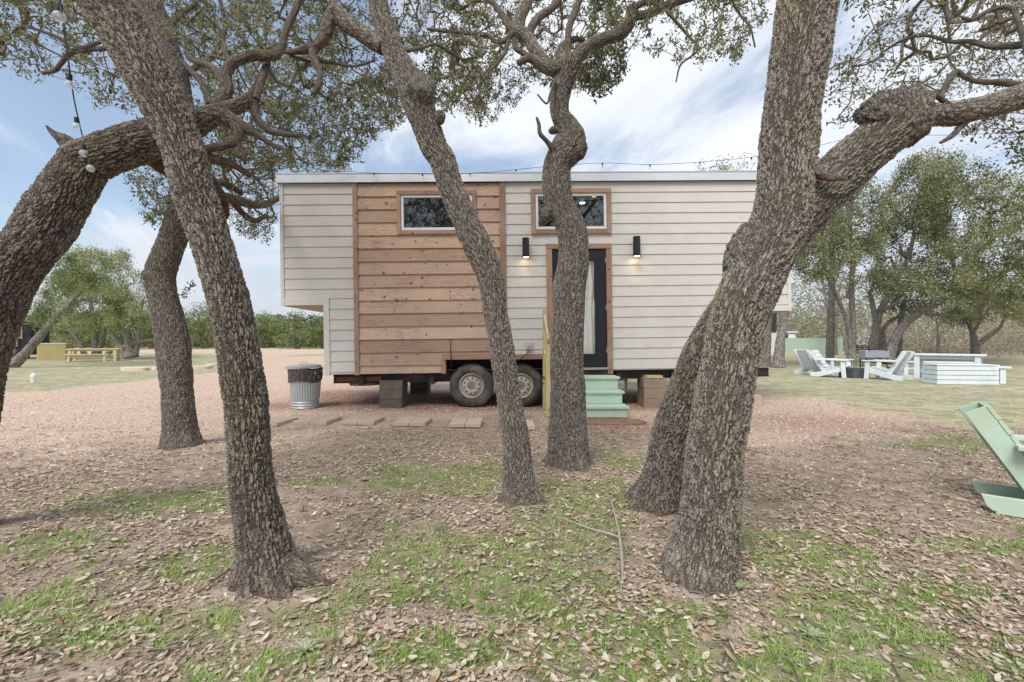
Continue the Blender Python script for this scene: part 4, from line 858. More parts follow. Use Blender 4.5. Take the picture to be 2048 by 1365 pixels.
mb.box(X_(884, 735), X_(892.5, 735), -.056, 0, zB - .02, Z_(709, 890) - .002)
mb.each('cedar_upright', CEDAR_T, tr, bevel=.003)
mb = MB(); mb.box(X_(884, 714), cp1 - .10, -.058, 0, Z_(719.5, 950), Z_(709, 950)); mb.box(cp1 + .004, X_(1092, 714), -.05, 0, Z_(719.5, 1050), Z_(709, 1050)); mb.each('cedar_header', CEDAR_H, tr, bevel=.003)
# shell behind the boards
SH = plain('shell_wall', (0.45, 0.43, 0.39), 0.7); DEP = 2.5
mb = MB(); mb.box(xL, xL + .05, .025, DEP, zOL, ZT); mb.box(xR - .05, xR, .025, DEP, zOR, ZT); mb.box(xl2, xl2 + .05, .025, DEP, zB, zOL - .03); mb.box(xr2 - .05, xr2, .025, DEP, zB, zOR - .03)
mb.box(xL, xR, DEP, DEP + .06, zOR + .02, ZT); mb.box(xl2, xr2, DEP, DEP + .06, zB, zOR + .015)
mb.box(xL + .004, xl2, .022, DEP, zOL + .002, zOL + .03); mb.box(xr2, xR - .004, .022, DEP, zOR + .002, zOR + .03)
mb.each('end_wall', SH, tr)
SOF = plain('plywood_soffit', (0.50, 0.36, 0.25), .8)
mb = MB(); mb.box(xL + .03, xl2 - .012, .03, DEP - .02, zOL - .012, zOL); mb.box(xr2 + .03, xR - .03, .03, DEP - .02, zOR - .012, zOR); mb.each('soffit', SOF, tr)
mb = MB(); mb.box(xl2 + .06, xr2 - .06, 1.3, 1.34, zB + .05, ZT - .06); mb.box(cp1 + .15, cp1 + .2, .04, 1.29, zB + .4, ZT - .06); mb.box(xL + .06, xR - .06, .03, DEP - .02, ZT - .05, ZT - .01); mb.box(xl2 + .06, xr2 - .06, .03, DEP - .02, zB + .02, zB + .05)
mb.each('inner_wall', DARKIN, tr)
mb = MB()
for k in range(7):                                                               # shelf and cupboard fronts dimly seen through the panes
    mb.box(w2[0] - .3 + k * .34, w2[0] - .02 + k * .34, 1.18, 1.299, w2[2] - .9, w2[2] - .02 + .03 * (k % 3))
mb.each('cupboard', plain('cupboard_wood', (0.11, 0.075, 0.05), .6), tr)
mb = MB()
for px, py, y in ((1190, 399, .55), (1167, 423, 1.0)):
    x, z = TL(px, py); s = (8 + y) / 8; x *= s; mb.lathe([(.055, 0), (.055, .01), (.03, .012)], 20, c=(x, y, ZT - .075))
mb.each('ceiling_light', emis('ceiling_lamp', (1.0, .82, .58), 7), tr)
# roof
mb = MB(); fz = .145; mb.box(xL - .05, xR + .05, -.075, -.068, ZT - .005, ZT + fz); mb.box(xL - .05, xL - .043, -.066, DEP + .1, ZT, ZT + fz); mb.box(xR + .043, xR + .05, -.066, DEP + .1, ZT, ZT + fz)
mb.box(xL - .042, xR + .042, -.066, DEP + .1, ZT + .06, ZT + fz - .004); mb.box(xL - .06, xR + .06, -.085, -.07, ZT + fz - .002, ZT + fz + .012)
mb.build('roof_fascia', METAL, tr)
mb = MB()
for k in range(24):
    x = xL + .05 + (xR - xL - .1) * (k + random.uniform(-.15, .15)) / 23; mb.lathe([(.008, 0), (.008, .006), (.004, .009)], 8, 'y', (x, -.074, ZT + .035))
mb.each('screw', STEEL, tr)
def window(r, cream_face, cas=.068, wide=.05):
    x0, x1, z0, z1 = r; fr = MB()
    f = .045; y0, y1 = -.040, .02
    fr.box(x0 - f, x1 + f, y0, y1, z1, z1 + f); fr.box(x0 - f, x1 + f, y0, y1, z0 - f, z0); fr.box(x0 - f, x0, y0, y1, z0 + .001, z1 - .001); fr.box(x1, x1 + f, y0, y1, z0 + .001, z1 - .001)
    o = fr.build('window', WHITEV, tr, bevel=.004)
    g = MB(); g.box(x0, x1, -.012, -.008, z0, z1); g.build('pane', PANE, o)
    k = f + .002; c = MB(); c.box(x0 - k - cas, x1 + k + cas, -.062, -.002, z1 + k, z1 + k + cas); c.box(x0 - k, x1 + k, -.058, -.002, z0 - k - cas, z0 - k)
    c.each('casing', CEDAR_H, o, bevel=.003)
    c = MB(); c.box(x0 - k - cas, x0 - k - .001, -.060, -.002, z0 - k - cas - .004, z1 + k - .002); c.box(x1 + k + .001, x1 + k + cas, -.060, -.002, z0 - k - cas - .004, z1 + k - .002); c.each('side_casing', CEDAR_T, o, bevel=.003)
window(w1, False); window(w2, True, cas=.078)
# door
x0, x1, z0, z1 = dr; mb = MB(); gx0, gx1, gz0, gz1 = X_(1130, 620), X_(1190, 620), Z_(710, 1160), Z_(522, 1160)
for p, q, r_, s_ in cut([(x0 + .012, x1 - .012, z0 + .03, z1 - .008)], (gx0, gx1, gz0, gz1)): mb.box(p, q, -.028, .012, r_, s_)
for p, q, r_, s_ in ((gx0 - .022, gx1 + .022, gz1, gz1 + .022), (gx0 - .022, gx1 + .022, gz0 - .022, gz0), (gx0 - .022, gx0, gz0, gz1), (gx1, gx1 + .022, gz0, gz1)): mb.box(p, q, -.036, -.0285, r_, s_)
door = mb.build('door', DOORP, tr, bevel=.003)
mb = MB(); mb.box(gx0, gx1, -.006, -.002, gz0, gz1); mb.build('pane', DPANE, door)
n = 60; cx = np.linspace(gx0 + .004, gx1 - .004, n); cz = np.linspace(gz0 + .01, gz1 - .01, 30); CX, CZ = np.meshgrid(cx, cz); CY = .03 + .016 * np.sin((CX - gx0) * 70 + 2.0 * fbm(CX * 3, CZ * 2, s=8) * 3) + .01 * fbm(CX * 8, CZ * 3, s=9)
ii = np.arange(n * 30).reshape(30, n); q = np.stack([ii[:-1, :-1], ii[:-1, 1:], ii[1:, 1:], ii[1:, :-1]], -1).reshape(-1, 4)
mesh('curtain', np.stack([CX, CY, CZ], -1).reshape(-1, 3), [q], plain('curtain_cloth', (0.80, 0.81, 0.77), .9, .1, var=.05), door, smooth=True)
mb = MB()
for z in (Z_(525), Z_(620), Z_(706)): mb.box(x1 - .02, x1 - .004, -.043, -.0285, z - .045, z + .045)
mb.each('hinge', plain('steel_hinge', (.45, .43, .40), .35, .5, .8), door)
mb = MB(); mb.lathe([(.016, 0), (.016, .03), (.026, .035), (.026, .055), (.012, .06)], 14, 'y', (X_(1116, 620), -.03, Z_(640))); mb.build('handle', plain('nickel', (.5, .48, .45), .3, .5, .9), door)
mb = MB(); mb.box(x0 - .09, x0 + .008, -.060, 0, z0 + .01, z1 + .002); mb.box(x1 - .004, x1 + .088, -.060, 0, z0 - .09, z1 + .002); mb.each('door_side_casing', CEDAR_T, tr, bevel=.003)
mb = MB(); mb.box(x0 - .09, x1 + .088, -.062, 0, z1 + .004, z1 + .092); mb.build('door_head_casing', CEDAR_H, tr, bevel=.003)
mb = MB(); mb.box(x0 + .01, x1 - .006, -.075, .01, z0 - .012, z0 + .026); mb.build('threshold', plain('aluminium', (.42, .41, .40), .4, .5, .8), tr)
# wall lamps
for px0, px1, py0, py1 in ((1044, 1057.5, 481, 519), (1262, 1276, 478, 517)):
    xc = (X_(px0, 500) + X_(px1, 500)) / 2; za, zb = Z_(py1, px0), Z_(py0, px0); r_ = (X_(px1, 500) - X_(px0, 500)) / 2
    mb = MB(); mb.lathe([(r_ - .006, za + .012), (r_, za), (r_, zb), (r_ - .004, zb + .004), (r_ - .01, zb - .012)], 26, c=(xc, -.135, 0))
    o = mb.build('wall_lamp', BLACKP, tr, smooth=True)
    mb = MB(); mb.box(xc - .03, xc + .03, -.10, -.02, (za + zb) / 2 - .055, (za + zb) / 2 + .055); mb.build('bracket', BLACKP, o, bevel=.004)
    mb = MB(); mb.lathe([(r_ - .012, za + .006), (r_ - .012, za + .011)], 20, c=(xc, -.135, 0)); mb.build('bulb', WARM, o)
    ld = bpy.data.lights.new('wall_lamp_glow', 'SPOT'); ld.energy = 2.6; ld.color = (1.0, .60, .34); ld.spot_size = R(95); ld.spot_blend = 1.0; ld.shadow_soft_size = .03
    lo = bpy.data.objects.new('wall_lamp_glow', ld); link(lo, o); lo.location = (xc, -.11, za - .012); lo.rotation_euler = (R(-14), 0, 0)
# electrics
mb = MB(); xo0, xo1 = X_(1051, 690), X_(1064, 690); mb.box(xo0, xo1, -.085, -.02, Z_(699, 1057), Z_(684, 1057)); mb.box(xo0 + .02, xo1 - .02, -.097, -.086, Z_(694, 1057), Z_(687, 1057))
mb.build('outlet_box', plain('grey_plastic', (.50, .49, .46), .6), tr, bevel=.006)
mb = MB(); mb.tube(catmull([(X_(1058, 700), -.09, Z_(699, 1057)), (X_(1052, 708), -.12, Z_(709, 1052)), (X_(1040, 717), -.08, Z_(719, 1040)), (X_(1030, 724), .0, Z_(726, 1030))], .03), .007, 6)
mb.tube(catmull([(X_(902, 678), -.07, Z_(678, 902)), (X_(902, 700), -.075, Z_(700, 902)), (X_(903, 730), -.075, Z_(730, 902)), (X_(896, 747), -.06, Z_(748, 896)), (X_(880, 754), .0, Z_(756, 880)), (X_(850, 751), .1, Z_(753, 850))], .03), .007, 6)
mb.tube(catmull([(X_(818, 760), .1, Z_(762, 818)), (X_(845, 772), .12, Z_(777, 845)), (X_(870, 762), .12, Z_(767, 870)), (X_(888, 752), .1, Z_(756, 888))], .03), .006, 6)
mb.each('cable', BLACKP, tr); mb = MB(); mb.lathe([(.017, 0), (.017, .02), (.008, .03)], 12, 'y', (X_(902, 677), -.045, Z_(677, 902))); mb.build('cable_inlet', WHITEV, tr)
# wheel well, frame, wheels
mb = MB(); wx0, wx1 = X_(893, 735), X_(1093, 735); mb.box(wx0 - .02, wx1 + .02, .45, .47, zB - .1, Z_(720) + .02); mb.box(wx0 - .004, wx0 + .012, .0, .45, zB - .1, Z_(720)); mb.box(wx1 - .012, wx1 + .004, .0, .45, zB - .1, Z_(720)); mb.box(wx0, wx1, .0, .45, Z_(720) - .01, Z_(720) + .006)
mb.build('wheel_well', STEEL, tr)
mb = MB(); fb = zB - .008
for y in (.12, 2.2):
    mb.box(X_(662, 755), X_(1545, 740), y, y + .012, fb - .15, fb - .012); mb.box(X_(662, 755), X_(1545, 740), y - .03, y + .05, fb - .012, fb - .002); mb.box(X_(662, 755), X_(1545, 740), y - .03, y + .05, fb - .162, fb - .15)
for k in range(15): x = X_(700, 750) + k * .52; mb.box(x, x + .05, .14, 2.2, fb - .10, fb - .015)
for px in (720, 862, 1240, 1350, 1460): x = X_(px, 750); mb.box(x - .05, x + .05, .04, .12, fb - .19, fb - .03)
mb.box(X_(1092, 745), X_(1216, 745), -.045, .1, zB - .11, z0 - .015)
mb.build('chassis', STEEL, tr)
mb = MB(); mb.box(X_(668, 755), X_(760, 760), .10, .118, fb - .13, fb - .05); mb.build('rusty_crossbar', plain('rusted_steel', (.16, .075, .045), .85, .2, var=.4, nscale=14), tr)
mb = MB(); x, z = TL(718, 769); mb.lathe([(.10, z - .045), (.285, z - .05), (.30, z - .02), (.285, z + .01), (.1, z + .03)], 28, c=(x, .42, 0)); mb.box(x - .03, x + .03, .38, .46, z + .02, z + .12); mb.build('stabiliser_foot', plain('muddy_steel', (.30, .23, .18), .8), tr, smooth=True)
mb = MB(); xh = X_(1545, 740); mb.beam((X_(1470, 740), .5, fb - .1), (xh + .05, 1.25, fb - .1), .08, .13); mb.beam((X_(1470, 740), 2.0, fb - .1), (xh + .05, 1.25, fb - .1), .08, .13); mb.box(xh - .02, xh + .22, 1.18, 1.32, fb - .1, fb - .02)
mb.tube(catmull([(xh - .3, .9, fb - .12), (xh - .27, .9, fb - .35), (xh - .2, .9, fb - .5), (xh - .12, .9, fb - .36), (xh - .08, .9, fb - .12)], .04), .011, 5); mb.build('drawbar', STEEL, tr)
TYRE = plain('muddy_tyre', (0.07, 0.066, 0.062), 0.85, 0.15, var=0.35, bump=.001, nscale=8, dirt=(0.24, 0.20, 0.155)); RIM = plain('dusty_rim', (0.46, 0.42, 0.36), 0.6, 0.4, 0.15, 0.25, .0008, 10, dirt=(.28, .19, .13)); HOLE = plain('hole_black', (.02, .017, .015), .9)
def wheel(px, py, back=False):
    x, z = TL(px, py); Rr = .386; yc = .10 if not back else 2.15
    mb = MB(); pr = [(.215, -.02), (.225, -.075), (.25, -.094), (.30, -.10), (.345, -.088), (.372, -.062), (.386, -.045), (Rr, -.02), (Rr, .06), (Rr, .09), (.372, .115), (.33, .14), (.22, .14)]
    prof = [(r, h) for r, h in pr]; mb.lathe([(r, -h) for r, h in reversed(prof)][::-1], 56, 'y', (x, yc, z)) if False else None
    t = np.arange(64) / 64 * 2 * np.pi; V = []; F = []
    for (r, h) in prof:
        for a in t: V.append((x + r * math.cos(a), yc + h, z + r * math.sin(a)))
    m = len(prof)
    for i in range(m - 1):
        for j in range(64): F.append((i * 64 + j, (i + 1) * 64 + j, (i + 1) * 64 + (j + 1) % 64, i * 64 + (j + 1) % 64))
    mb.add(V, F); tyre = mb.build('wheel', TYRE, tr, smooth=True)
    mb = MB()                                                                    # tread ribs
    for k in range(56):
        a = k / 56 * 2 * math.pi; c, s = math.cos(a), math.sin(a)
        M = Matrix(((c, 0, -s, 0), (0, 1, 0, 0), (s, 0, c, 0), (0, 0, 0, 1))); M.translation = (x + c * (Rr + .001), yc + .03, z + s * (Rr + .001)); mb.obox(M, .012, .13, .028)
    mb.build('tread', TYRE, tyre)
    V = []; F = []; mb = MB(); pr = [(.222, -.086), (.212, -.092), (.205, -.075), (.196, -.04), (.176, -.034), (.165, -.055), (.15, -.066), (.105, -.07), (.075, -.064), (.07, -.05)]
    for (r, h) in pr:
        for a in t: V.append((x + r * math.cos(a), yc + h, z + r * math.sin(a)))
    for i in range(len(pr) - 1):
        for j in range(64): F.append((i * 64 + j, i * 64 + (j + 1) % 64, (i + 1) * 64 + (j + 1) % 64, (i + 1) * 64 + j))
    F.append(tuple((len(pr) - 1) * 64 + j for j in range(64))); mb.add(V, F); rim = mb.build('rim', RIM, tyre, smooth=True)
    mb = MB()
    for k in range(10): a = k / 10 * 2 * math.pi + .2; mb.lathe([(.0165, 0), (.0165, .004)], 14, 'y', (x + .131 * math.cos(a), yc - .0685, z + .131 * math.sin(a)))
    mb.each('rim_hole', HOLE, tyre)
    mb = MB()
    for k in range(8): a = k / 8 * 2 * math.pi; mb.lathe([(.011, 0), (.011, .02), (.006, .026)], 6, 'y', (x + .062 * math.cos(a), yc - .066, z + .062 * math.sin(a)))
    mb.lathe([(.046, -.01), (.044, .03), (.03, .045), (.012, .048)], 24, 'y', (x, yc - .05, z)); mb.build('hub', plain('rusty_hub', (.27, .20, .14), .6, .4, .3, .3), tyre, smooth=True)
wheel(943, 773); wheel(1042, 773); wheel(943, 773, True); wheel(1042, 773, True)
# small aerial on the left roof corner
mb = MB(); x, z = TL(545, 368); mb.beam((xL - .04, .2, z), (x - .08, .2, z), .018, .018); mb.box(x - .14, x - .09, .17, .23, z - .13, z + .14); mb.box(x - .02, x + .0, .19, .21, z - .1, z + .16); mb.box(x - .10, x + .03, .19, .21, z + .06, z + .08)
mb.build('aerial', plain('aerial_grey', (.62, .63, .64), .5), tr)

# ------------------------------------------------------------------ things round the trailer
BLOCK = plain('dark_timber_block', (0.135, 0.12, 0.105), .9, .1, var=.3, bump=.003, nscale=14, dirt=(.22, .17, .13)); BLOCKR = plain('concrete_block', (0.30, 0.235, 0.18), .9, .1, var=.2, bump=.003, nscale=18, dirt=(.36, .26, .18))
def pier(px0, px1, pyt, pyb, D, dep, mat, label, n=3):
    a = P(px0, pyb, D); b = P(px1, pyt, D); w_ = b[0] - a[0]; top = b[2]; e = empty('support_pier', (float((a[0] + b[0]) / 2), D, 0), 0, label, 'support pier', 'blocks holding up the trailer')
    for k in range(n):
        m_ = MB(); z0_ = -.03 + (top + .03) * k / n; z1_ = -.03 + (top + .03) * (k + 1) / n; j = random.uniform(-.006, .006); m_.box(-w_ / 2 + j, w_ / 2 + j, 0, dep, z0_ + .002, z1_ - .001); m_.build('block', mat, e, bevel=.006)
    return e
pier(758, 804, 762, 816, 7.93, .42, BLOCK, 'dark stacked pier under the left end of the trailer, near side')
pier(820, 855, 757, 783, 10.0, .4, BLOCK, 'small black pier in the shade farther under the trailer, beside the front-left pier')
pr_ = pier(1288, 1333, 757, 817, 7.95, .42, BLOCKR, 'brown block pier right of the green steps, topped with a yellow shim')
mb = MB(); mb.box(-.16, .13, -.01, .3, P(1288, 757, 7.95)[2], P(1288, 757, 7.95)[2] + .042); mb.build('shim', PINE, pr_)
g = P(1521, 806, 7.9); e = empty('jack_block', (float(g[0]), 8.2, 0), R(-25), 'low pale block under the jack post behind the massive oak trunk', 'support block')
mb = MB(); mb.box(-.15, .15, -.13, .13, -.02, .19); mb.build('block', plain('pale_block', (.48, .38, .26), .85), e, bevel=.006); mb = MB(); mb.box(-.04, .03, -.03, .03, .192, .60); mb.build('post', plain('green_post', (.36, .46, .36), .7), e)
# hidden-side pipe riser seen under the trailer
e = empty('pipe_riser', tuple(float(v) for v in P(1252, 779, 11)[:2]) + (0,), 0, 'grey utility riser seen under the trailer to the right of the steps', 'pipe'); mb = MB(); mb.tube([(0, 0, -.05), (0, 0, .36)], .035, 12); mb.box(-.09, .03, -.05, .05, .2, .42); mb.build('riser', plain('grey_pvc', (.5, .5, .52), .5), e)
# green steps with a pine rail post
MINT = plain('mint_paint', (0.47, 0.60, 0.48), .55, .3, var=.07, bump=.001, nscale=9, dirt=(.47, .54, .40))
st = empty('entry_steps', (0, 0, 0), 0, 'mint green wooden box steps leading up to the black door', 'steps')
sx0, sx1 = P(1104, 838, 6.82)[0], P(1257, 838, 6.82)[0]
run = [(6.82, .01, .178), (7.12, .178, .372), (7.42, .372, .575)]
mb = MB()
for k, (y, za, zb) in enumerate(run): mb.box(sx0 + .02, sx1 - .02, y + .02, y + .045, za if k == 0 else za + .001, zb - .038)
mb.each('riser', MINT, st, bevel=.002); mb = MB()
for k, (y, za, zb) in enumerate(run): mb.box(sx0 - .01, sx1 + .015, y - .012, y + (.315 if k < 2 else .44), zb - .036, zb, rnd=.3)
mb.each('tread', MINT, st, bevel=.004); mb = MB()
for xx in (sx0 - .012, sx1 - .055):
    mb.prism([(0, 0)], 0, 0) if False else None
    for k, (y, za, zb) in enumerate(run): mb.box(xx + .02, xx + .045, y + .046, 7.86, .0 if k == 0 else za - .036 + .001, zb - .037)
mb.build('side_panel', MINT, st)
mb = MB(); mb.box(sx0 - .075, sx0 - .015, 7.70, 7.79, .0, 1.70); mb.box(sx0 - .078, sx0 - .018, 6.96, 7.05, .0, 1.28); mb.beam((sx0 - .048, 7.78, 1.60), (sx0 - .048, 6.93, 1.16), .035, .085); mb.beam((sx0 - .048, 7.76, 1.0), (sx0 - .048, 6.98, .58), .03, .08)
mb.each('rail_post', PINE, st, bevel=.003)
mat_ = MB(); c = P(1222, 850, 6.5); pts = [(c[0] + .50 * math.cos(a), c[1] + .26 * math.sin(a)) for a in np.linspace(0, 2 * np.pi, 40)]
mb = MB(); V = [(x, y, .012 + .012 * vnoise(x * 9, y * 9, s=2)) for x, y in pts] + [(c[0], c[1], .035)]; V += [(x, y, -.02) for x, y in pts]
mb.add(V, [(i, (i + 1) % 40, 40) for i in range(40)] + [(i, i + 41, (i + 1) % 40 + 41, (i + 1) % 40) for i in range(40)]); o = mb.build('doormat', plain('coir_mat', (.25, .155, .11), .95, .05, var=.3, bump=.004, nscale=30), smooth=True)
tag(o, 'rounded reddish brown coir mat on the gravel at the foot of the green steps', 'doormat')
# stepping pads of paired pavers
PAV = plain('paver_concrete', (.52, .42, .335), .88, .12, var=.14, bump=.003, nscale=16, dirt=(.48, .38, .30))
PG = 'stepping pads between the oaks and the trailer'
for px, py, wd, rz, lab in ((520, 852, 95, .16, 'leftmost stepping pad of tan pavers, half hidden by the leaning oak trunk'), (624, 850, 72, .1, 'stepping pad of tan pavers just right of the leaning oak, in front of the bin'), (718, 850, 68, .06, 'stepping pad of tan pavers under the dark left pier, third from the left'), (820, 853, 66, .04, 'stepping pad of tan pavers left of the front wheel'), (930, 855, 64, .0, 'stepping pad of tan pavers below the front wheel'), (1038, 860, 64, -.03, 'rightmost stepping pad of tan pavers, mostly behind the slender oak')):
    g = GP(px, py); e = empty('stepping_pad', (float(g[0]), float(g[1]) + .2, 0), -rz, lab, 'stepping pad', PG); s = wd / FX * g[1]
    for k in range(2):
        for q in range(2 if random.random() < .0 else 1):
            m_ = MB(); m_.box(-s / 2 + k * s / 2 + .003, -s / 2 + (k + 1) * s / 2 - .003, -.24, .22, .0, .052); o = m_.build('paver', PAV, e, bevel=.006)
# bin
GALV = plain('galvanised_bin', (.40, .43, .43), .5, .5, .25, .1, .0008, 6)
g = GP(597, 820); bn = empty('trash_can', (float(g[0]), float(g[1]) + .26, 0), 0, 'fluted galvanised trash can with a dark liner bag under its lid', 'trash can')
def fluted(r0, r1, z0, z1, n=220, rows=2, amp=.007, nf=36):
    V = []; F = []
    for i in range(rows + 1):
        f = i / rows
        for j in range(n): a = j / n * 2 * math.pi; r = r0 + (r1 - r0) * f + amp * math.tanh(2.2 * math.cos(nf * a)); V.append((r * math.cos(a), r * math.sin(a), z0 + (z1 - z0) * f))
    for i in range(rows):
        for j in range(n): F.append((i * n + j, i * n + (j + 1) % n, (i + 1) * n + (j + 1) % n, (i + 1) * n + j))
    return V, F
mb = MB(); V, F = fluted(.225, .255, .14, .60); mb.add(V, F); mb.lathe([(.22, 0), (.225, .01), (.212, .03), (.226, .05), (.214, .08), (.229, .10), (.216, .125), (.225, .142)], 48); mb.lathe([(.262, .6), (.262, .66), (.25, .66), (.25, .6)], 48); mb.build('body', GALV, bn, smooth=True)
V = []; F = []; n = 160; rows = 16
for i in range(rows + 1):
    f = i / rows
    for j in range(n):
        a = j / n * 2 * math.pi; x, y = math.cos(a), math.sin(a); w_ = float(fbm(x * 4 + 3, y * 4, f * 2.5, s=4, oc=3)) - .5; r = .262 + .018 * f + .05 * w_ + .006 * math.sin(a * 20 + w_ * 14); V.append((r * x, r * y, .46 + .22 * f + .02 * math.sin(a * 3)))
for i in range(rows):
    for j in range(n): F.append((i * n + j, i * n + (j + 1) % n, (i + 1) * n + (j + 1) % n, (i + 1) * n + j))
mb = MB(); mb.add(V, F); mb.build('liner_bag', plain('dark_plastic_bag', (.075, .055, .048), .28, .6, var=.2), bn, smooth=True)
mb = MB(); mb.lathe([(.285, .675), (.288, .715), (.27, .722), (.2, .735), (.1, .745), (.03, .75)], 48); mb.tube(catmull([(-.06, 0, .745), (-.04, 0, .785), (.04, 0, .785), (.06, 0, .745)], .02), .008, 8); mb.M = None; o = mb.build('lid', GALV, bn, smooth=True); o.rotation_euler = (0, R(-2.5), 0); o.location = (0, 0, .012)

# ------------------------------------------------------------------ string lights
def sstring(name, pts, bulbs, label, rb=.024, rc=.004):
    "cable through pts (px, py, D) with clear bulbs hanging at given (px, py, D)"
    W = np.array([P(*p) for p in pts]); c = catmull(W, .08); e = empty(name, tuple(float(v) for v in W[0]), 0, label, 'string lights')
    m_ = MB(); m_.tube(c, rc, 5); m_.build('cable', BLACKP, e)
    for b in bulbs:
        q = P(*b[:3]); s = b[3] if len(b) > 3 else 1.0; m_ = MB(); m_.lathe([(.0125 * s, -.0), (.014 * s, -.012), (.0125 * s, -.034 * s), (.010 * s, -.036 * s)], 12, c=tuple(q)); so = m_.build('socket', BLACKP, e, smooth=True)
        m_ = MB(); r_ = rb * s; m_.lathe([(.008, -.030 * s)] + [(r_ * math.sin(t), -.034 * s - r_ + r_ * math.cos(t)) for t in np.linspace(.35, 3.0, 9)], 16, c=tuple(q)); m_.build('bulb', BULB, so, smooth=True)
    settle(e)
    for ch in list(e.children):
        pass
    return e
m = NM('clear_bulb', .08, .6); m.col((.85, .86, .87)); t_ = m.n('ShaderNodeBsdfTransparent'); ms_ = m.n('ShaderNodeMixShader'); ms_.inputs[0].default_value = .32; m.l(t_.outputs[0], ms_.inputs[1]); m.l(m.b.outputs[0], ms_.inputs[2]); m.l(ms_.outputs[0], m.out.inputs[0]); BULB = m.m
sstring('string_lights', [(400, 330, 6.2), (447, 362, 6.4), (484, 380, 6.6), (522, 378, 6.8), (544, 322, 6.9), (600, 330, 7.4), (648, 342, 7.7), (700, 344, 7.8), (748, 347, 7.8), (845, 349, 7.8), (890, 350, 7.8), (940, 347, 7.8), (985, 345, 7.8), (1032, 340, 7.8), (1110, 333, 7.8), (1205, 327, 7.8), (1300, 330, 7.8), (1400, 325, 7.8), (1503, 315, 7.9), (1570, 305, 7.9), (1650, 289, 7.9), (1740, 268, 7.9), (1850, 271, 7.9), (1930, 270, 7.9), (2100, 262, 7.9)],
        [(447, 364, 6.4), (484, 381, 6.6), (522, 379, 6.8), (544, 324, 6.9), (648, 342, 7.7), (748, 347, 7.8), (845, 349, 7.8), (940, 347, 7.8), (1032, 340, 7.8), (1205, 328, 7.8), (1300, 330, 7.8), (1400, 325, 7.8), (1503, 316, 7.9)], 'string of small clear bulbs running above the front edge of the flat roof')
sstring('string_lights', [(100, -130, 1.3), (118, -10, 1.7), (128, 60, 2.1), (140, 146, 2.5), (148, 200, 2.75), (156, 236, 2.95), (165, 274, 3.15), (172, 300, 3.3)], [(118, 8, 1.9, .95), (139, 150, 2.5, .95), (153, 236, 2.9, .95)], 'cable of clear globe bulbs dropping past the leaves at the upper left edge')
sstring('string_lights', [(172, 276, 2.42), (165, 286, 2.40), (168, 300, 2.38), (176, 315, 2.38), (182, 330, 2.40), (196, 340, 2.46)], [(167, 290, 2.38, .8), (181, 320, 2.38, .8)], 'two pale round bulbs added to stand for flare spots on the elbowed limb')  # short cable and bulbs added in place of two pale flare spots

# ------------------------------------------------------------------ furniture
WHITEP = plain('white_paint', (0.66, 0.72, 0.74), .55, .3, var=.05, bump=.001, nscale=10, dirt=(.58, .64, .66))
def chair(loc, rz, mat, label, slope=.16, scale=1.0, wd=.62, group=None):
    "adirondack chair facing +x"
    e = empty('garden_chair', (float(loc[0]), float(loc[1]), 0), rz, label, 'chair', group); e.scale = (scale,) * 3; h = wd / 2
    for s in (-1, 1):
        m_ = MB(); y0, y1 = (s * h - .02, s * h + .02)
        z1, x1 = .06 + slope * 1.0, .42
        m_.prism([(-.50, .0), (-.30, .0), (x1, z1), (x1, z1 + .14), (-.36, .15), (-.53, .13 if slope else .14)][::1] if slope else [(-.44, .0), (x1, .0), (x1, .14), (-.53, .14), (-.50, .05)], y0, y1); m_.build('side_rail', mat, e, bevel=.004)
        m_ = MB(); yy = s * (h + .042); m_.beam((.40, yy, 0), (.36, yy, .54), .12, .035, up=(0, 1, 0)) if False else m_.prism([(.34, 0), (.46, 0), (.42, .54), (.30, .54)], yy - .019, yy + .019); m_.build('front_leg', mat, e, bevel=.004)
        m_ = MB(); m_.box(-.34, .50, yy - .065, yy + .055, .541, .575); m_.build('armrest', mat, e, bevel=.005)
    m_ = MB(); n = 5
    for k in range(n): f = k / n; m_.beam((.40 - f * .56, -h + .021, .215 + slope * .9 - f * slope * .75), (.40 - f * .56, h - .021, .215 + slope * .9 - f * slope * .75), .095, .028)
    m_.build('seat', mat, e, bevel=.003)
    bx, bz = -.10, .17; tx, tz = -.50, .86; L = math.hypot(tx - bx, tz - bz); ux, uz = (tx - bx) / L, (tz - bz) / L
    for s in (-1, 1):
        m_ = MB(); yy = s * (h - .05); nx_, nz_ = -uz, ux
        pw_ = .14 if slope == 0 else .09; m_.prism([(bx, bz), (tx, tz), (tx - pw_ * uz, tz + pw_ * ux), (bx - pw_ * uz, bz + pw_ * ux)][::-1], yy - .02, yy + .02); m_.build('back_post', mat, e, bevel=.004)
    m_ = MB(); n = 6; pw = L / n
    for k in range(n):
        a = (k + .5) * pw; cx, cz = bx + ux * a + uz * .016, bz + uz * a - ux * .016
        M = Matrix(((ux, 0, uz, 0), (0, 1, 0, 0), (uz, 0, -ux, 0), (0, 0, 0, 1))); M.translation = (cx, 0, cz); m_.obox(M, pw - .018, wd - .05, .028)
    m_.build('backrest', mat, e, bevel=.003); return e
WG = 'white garden chairs round the fire pit'
c_ = GP(1682, 756); chair((P(1664, 0, 14.8)[0], 14.8), R(-48), WHITEP, 'white slatted garden chair facing right, its front and armrest turned to view', group=WG)
chair((P(1632, 0, 15.6)[0], 15.7), R(12), WHITEP, 'white garden chair at the far left of the fire pit, seen from behind', group=WG)
chair((P(1786, 0, 13.6)[0], 13.8), R(118), WHITEP, 'white garden chair right of the fire pit, its slatted back turned to us', group=WG)
chair((3.67, 2.99), R(-38), MINT, 'mint green garden chair cut off by the right edge of the picture', slope=0, wd=.46, scale=.83)
